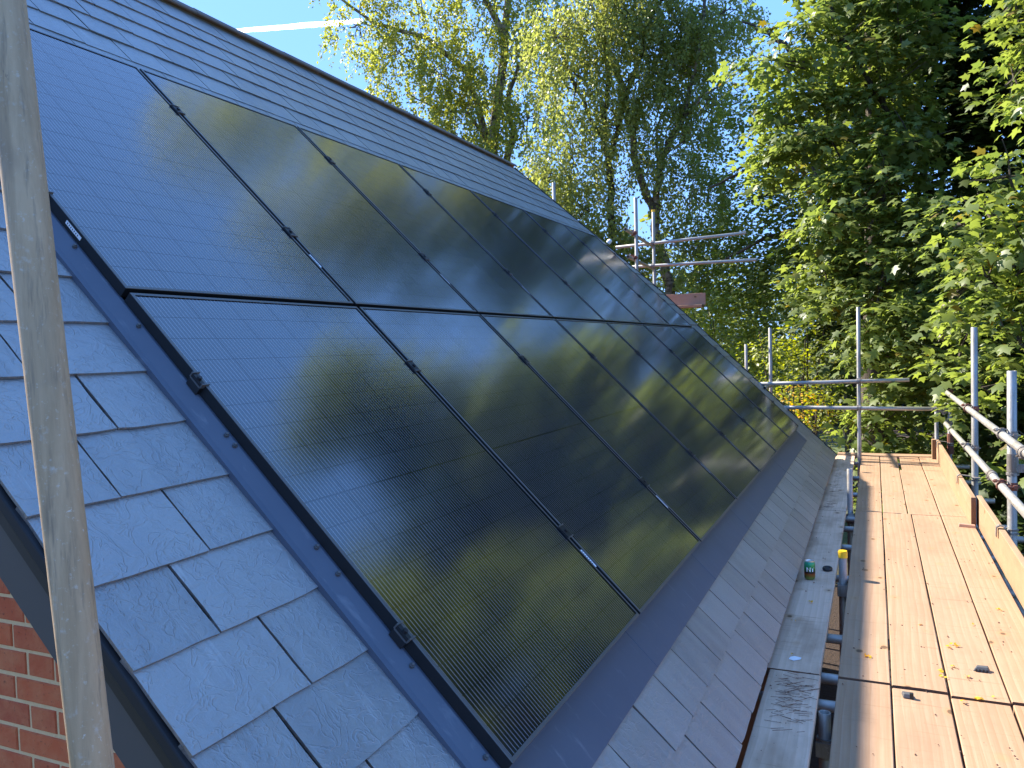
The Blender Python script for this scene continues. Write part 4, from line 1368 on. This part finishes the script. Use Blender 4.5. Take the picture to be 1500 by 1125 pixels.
def birch(base, stems, env, label, mat, bark, n_twigs, seed, size=0.085, hang=0.9, group='birches beyond the ridge'):
    rng = np.random.default_rng(seed)
    t = thing('birch_tree', base, label, 'tree', group)
    mb = MB()
    for q, (pts, r0, r1) in enumerate(stems): add_limb(mb, pts, r0, r1, seed + q, 4, 0.06, 9)
    mb.build('trunk', M[bark], t, smooth=True)
    tw = MB()
    Ps, Ts, Ns = [], [], []
    vol = np.array([np.prod(r if isinstance(r, tuple) else (r,) * 3) for _, r in env]) ** 0.72
    vol *= np.array([0.5 if c[2] > 9 else 1.0 for c, _ in env])      # looser towards the top
    cnt = (vol / vol.sum() * n_twigs).astype(int)
    for (c, r), k in zip(env, cnt):
        c = np.array(c); r = np.array(r if isinstance(r, tuple) else (r, r, r))
        u, d = ball(k, rng, 0.25)
        start = c + u * r
        ln = hang * (0.35 + 0.9 * rng.random(k))
        side = unit(d * np.array([1, 1, 0.2]) + 0.5 * rng.normal(size=(k, 3))) * np.array([1, 1, 0.3])
        m_ = 26
        tt_ = rng.random((k, m_)) ** 0.8
        P = start[:, None] + side[:, None] * (ln[:, None] * 0.45 * np.sqrt(tt_))[..., None] + np.array([0, 0, -1.0]) * (ln[:, None] * 0.75 * tt_ ** 1.6)[..., None] + rng.normal(size=(k, m_, 3)) * 0.055
        Ps.append(P.reshape(-1, 3))
        tip = side[:, None] * 0.5 + np.array([0, 0, -0.7]) + 0.55 * rng.normal(size=(k, m_, 3))
        Ts.append(tip.reshape(-1, 3))
        Ns.append((unit(rng.normal(size=(k, m_, 3))) + np.array([-0.25, 0.0, 0.35])).reshape(-1, 3))
        for i in range(0, k, 14):
            s0 = Vector(start[i]); sd_ = Vector(side[i]) * ln[i]
            tw.limb([s0, s0 + sd_ * 0.30 + Vector((0, 0, -0.05)), s0 + sd_ * 0.45 + Vector((0, 0, -0.6 * ln[i]))], [0.010, 0.006, 0.003], 4)
        for i in range(0, min(k, 60), 8):          # bigger twigs back towards the middle
            add_limb(tw, [Vector(c) + Vector(rng.normal(size=3) * 0.1), Vector(start[i])], 0.022, 0.008, seed + i, 3, 0.10, 5)
    P = np.concatenate(Ps); F = frames(np.concatenate(Ts), np.concatenate(Ns))
    S = size * (0.6 + 0.8 * rng.random(len(P)))
    link('crown', leaf_mesh('crown', P, F, S, OVAL_V, OVAL_T, M[mat]), t)
    tw.build('twigs', M[bark], t, kind='stuff')
    return t


b1s = [([(-9.19, 22.30, GROUND), (-9.27, 22.30, 1.30), (-9.30, 22.30, 6.30), (-8.90, 22.30, 8.68), (-8.59, 22.30, 11.05), (-8.37, 22.05, 16.30), (-8.50, 21.67, 22.55)], 0.263, 0.050), ([(-9.29, 22.30, 5.55), (-9.52, 22.17, 6.88), (-10.01, 22.05, 8.83), (-11.25, 21.67, 10.05), (-13.00, 21.17, 10.68), (-14.50, 20.92, 11.93)], 0.163, 0.037), ([(-9.12, 22.30, 5.30), (-8.56, 22.30, 6.53), (-8.67, 22.30, 7.95), (-8.29, 22.30, 8.86), (-7.37, 22.05, 9.43)], 0.138, 0.037), ([(-9.37, 22.30, 6.55), (-9.87, 21.67, 7.43), (-10.50, 21.17, 7.43), (-11.50, 20.67, 8.05)], 0.075, 0.019), ([(-8.75, 22.30, 9.80), (-10.00, 21.92, 12.30), (-11.50, 21.67, 14.55)], 0.125, 0.025), ([(-8.56, 22.30, 11.30), (-7.50, 22.17, 13.80), (-7.00, 22.17, 17.05)], 0.112, 0.025)]
ENV_B1 = [((-9.62, 21.67, 7.55), 1.25), ((-10.50, 21.17, 8.68), 1.12), ((-11.75, 20.67, 9.30), 1.12), ((-13.12, 20.42, 10.30), 1.00), ((-12.25, 20.17, 7.55), 0.69), ((-10.87, 20.30, 6.55), 0.81), ((-9.50, 21.17, 5.80), 0.94), ((-8.25, 21.92, 9.05), 1.25), ((-7.87, 22.05, 7.05), 0.94), ((-9.00, 21.92, 10.80), 1.62), ((-11.25, 21.17, 11.30), 1.50), ((-13.25, 20.17, 12.43), 1.12), ((-7.25, 22.17, 10.05), 1.12), ((-10.00, 21.67, 14.05), 2.25), ((-7.50, 22.17, 14.30), 1.88), ((-12.00, 21.42, 14.80), 1.62), ((-9.25, 21.92, 17.80), 2.50), ((-8.50, 21.67, 21.30), 2.00), ((-11.00, 21.67, 18.30), 1.62), ((-8.75, 21.92, 3.55), 1.12), ((-7.87, 22.17, 4.93), 0.88)]
birch((-9.19, 22.30, GROUND), b1s, ENV_B1, 'yellow-green birch with a forked trunk and open sky at its left', 'birch', 'bark_birch', 3600, 101, size=0.098, hang=1.1)
b3s = [([(-4.05, 18.20, GROUND), (-4.07, 18.20, 2.85), (-4.10, 18.20, 4.05), (-4.21, 18.20, 4.83), (-4.14, 18.20, 5.90), (-4.17, 18.20, 8.50), (-4.10, 18.30, 13.00), (-4.20, 18.40, 17.50)], 0.120, 0.030), ([(-4.10, 18.20, 3.90), (-4.09, 18.20, 4.56), (-3.80, 18.20, 5.50), (-3.24, 18.20, 6.95), (-3.05, 18.20, 7.74), (-2.40, 18.20, 8.60)], 0.100, 0.030), ([(-4.20, 18.20, 5.00), (-4.90, 18.00, 6.40), (-5.30, 17.80, 7.60)], 0.060, 0.020)]
ENV_B3 = [((-4.70, 17.80, 6.40), 0.90), ((-4.90, 17.60, 4.70), (0.85, 0.80, 1.10)), ((-4.30, 17.90, 7.70), 1.00), ((-3.90, 18.00, 5.40), 0.75), ((-4.60, 17.60, 3.30), (0.90, 0.80, 0.90)), ((-5.00, 17.40, 2.60), 0.80), ((-5.51, 17.30, 4.00), 0.60), ((-3.40, 18.20, 6.50), 0.60), ((-4.20, 17.70, 2.20), 0.85), ((-5.70, 17.00, 2.60), 0.80), ((-3.51, 18.20, 8.00), 0.90), ((-5.20, 17.50, 7.60), 0.80), ((-4.20, 18.30, 10.20), 1.51), ((-4.80, 18.30, 12.60), 1.51), ((-4.00, 18.40, 15.20), 1.40), ((-3.20, 18.40, 11.60), 1.00)]
birch((-4.05, 18.20, GROUND), b3s, ENV_B3, 'weeping birch in the middle, curtains of grey-green leaves round a dark stem', 'birch2', 'bark', 2050, 111, hang=1.3)
b2s = [([(-2.45, 18.5, GROUND), (-2.55, 18.5, -1.0), (-2.68, 18.5, 1.16), (-2.90, 18.5, 2.12), (-3.10, 18.5, 3.34), (-3.44, 18.5, 4.23), (-3.64, 18.5, 5.63), (-3.92, 18.5, 6.71), (-4.26, 18.5, 7.46), (-4.6, 18.6, 8.6), (-4.7, 18.8, 12)], 0.17, 0.04),
       ([(-3.03, 18.5, 3.0), (-3.0, 18.5, 3.5), (-2.88, 18.5, 4.42), (-2.55, 18.5, 4.97), (-2.2, 18.5, 5.6), (-1.93, 18.5, 6.55), (-1.7, 18.5, 8.1), (-1.5, 18.6, 11)], 0.11, 0.03),
       ([(-2.88, 18.5, 4.4), (-2.95, 18.5, 5.1), (-2.6, 18.5, 5.9)], 0.05, 0.015), ([(-2.3, 18.5, 5.4), (-1.6, 18.4, 5.9), (-1.0, 18.3, 6.1)], 0.045, 0.012)]
ENV_B2 = [((-3.0, 18.4, 5.9), 0.8), ((-2.3, 18.7, 6.7), 0.8), ((-1.8, 18.9, 7.4), 0.8), ((-2.7, 18.6, 7.6), 0.9), ((-1.7, 18.9, 5.8), 0.75), ((-2.3, 18.6, 4.9), 0.75), ((-3.1, 18.2, 4.3), 0.55), ((-2.1, 18.6, 3.5), 0.8), ((-2.6, 18.4, 2.3), 0.65), ((-1.3, 19.1, 8.0), 0.8), ((-3.8, 17.9, 2.2), 0.6),
          ((-2.4, 18.8, 10.2), 1.6), ((-3.6, 18.8, 11.8), 1.5), ((-2.6, 18.9, 13.8), 1.4), ((-1.4, 18.6, 2.5), 0.6), ((-1.9, 18.6, 1.4), 0.6), ((-3.3, 18.6, 8.8), 0.9)]
birch((-2.45, 18.5, GROUND), b2s, ENV_B2, 'tall birch with a pale leaning trunk behind the upper scaffold tubes', 'birch2', 'bark_birch', 2000, 121)

# --- bushes between the roof end and the sycamore


def bush(name, c, env, label, mat, per, size, seed, cat='shrub', group=None, tv=OVAL_V, tt=OVAL_T, bloom=None, **kw):
    rng = np.random.default_rng(seed)
    base = (c[0], c[1], GROUND)
    t = thing(name, base, label, cat, group)
    mb = MB()
    for k in range(7):
        e = env[k % len(env)][0]
        add_limb(mb, [(base[0] + rng.normal() * .2, base[1] + rng.normal() * .2, GROUND), (e[0] + rng.normal() * .3, e[1] + rng.normal() * .3, e[2] + .3)], 0.05, 0.01, seed + k, 4, 0.06, 6)
    mb.build('stems', M['bark'], t)
    P, F, S = spray_leaves(env, per, size, rng, **kw)
    link('foliage', leaf_mesh('foliage', P, F, S, tv, tt, M[mat]), t)
    if bloom:
        P, F, S = spray_leaves(bloom, per * 0.8, size * 0.9, rng, **kw)
        link('blossom', leaf_mesh('blossom', P, F, S, tv, tt, M['bloom']), t)
    return t


bush('laurel_bush', (-0.9, 16.9), [((-1.08, 16.72, 0.2), (0.7, 0.6, 0.6)), ((-0.5, 16.9, -0.4), (0.8, 0.6, 0.6)), ((-1.6, 17.0, 0.4), (0.7, 0.6, 0.7)), ((-0.8, 16.9, -1.6), (1.0, 0.7, 0.9)), ((-0.7, 17.0, -3.0), (1.1, 0.8, 1.2))], 'sunlit green bush just beyond the far verge', 'shrub', 150, 0.085, 201)
bush('hedge_bush', (0.6, 14.9), [((0.20, 15.1, -0.30), (0.65, 0.5, 0.42)), ((0.85, 14.7, -0.28), (0.6, 0.5, 0.40)), ((0.6, 15.0, -1.2), (0.9, 0.5, 0.7)), ((0.6, 15.0, -2.6), (1.1, 0.6, 1.2))], 'light green clipped bush behind the far guard rail', 'shrub', 160, 0.075, 211)
bush('flowering_shrub', (0.7, 12.9), [((0.95, 12.9, -1.25), (0.45, 0.4, 0.36)), ((0.50, 13.2, -1.20), (0.42, 0.4, 0.33)), ((1.2, 12.9, -1.4), (0.3, 0.35, 0.35)), ((0.8, 13.0, -2.4), (0.7, 0.5, 1.0))], 'yellow flowering shrub with orange patches below the far guard rail', 'shrub', 210, 0.06, 221,
     bloom=[((0.75, 12.60, -1.25), (0.50, 0.2, 0.33)), ((0.60, 12.7, -1.6), (0.45, 0.2, 0.3))])

# far wood closing the horizon
rngF = np.random.default_rng(9)
envF = []
for a in np.linspace(-62, 48, 44):
    d = rngF.uniform(36, 58)
    h = rngF.uniform(6.8, 9.0)
    ar = math.radians(a)
    envF.append(((2 + d * math.sin(ar), -1.7 + d * math.cos(ar), GROUND + h * 0.5), (3.4, 3.4, h * 0.62)))
P, F, S = spray_leaves(envF, 16, 0.36, rngF, leaves_per=10, spread=0.6)
tag(link('far_wood', leaf_mesh('far_wood', P, F, S, LOBE_V, LOBE_T, M['far']), None, kind='stuff'), 'low distant wood along the horizon behind the garden trees', 'wood')
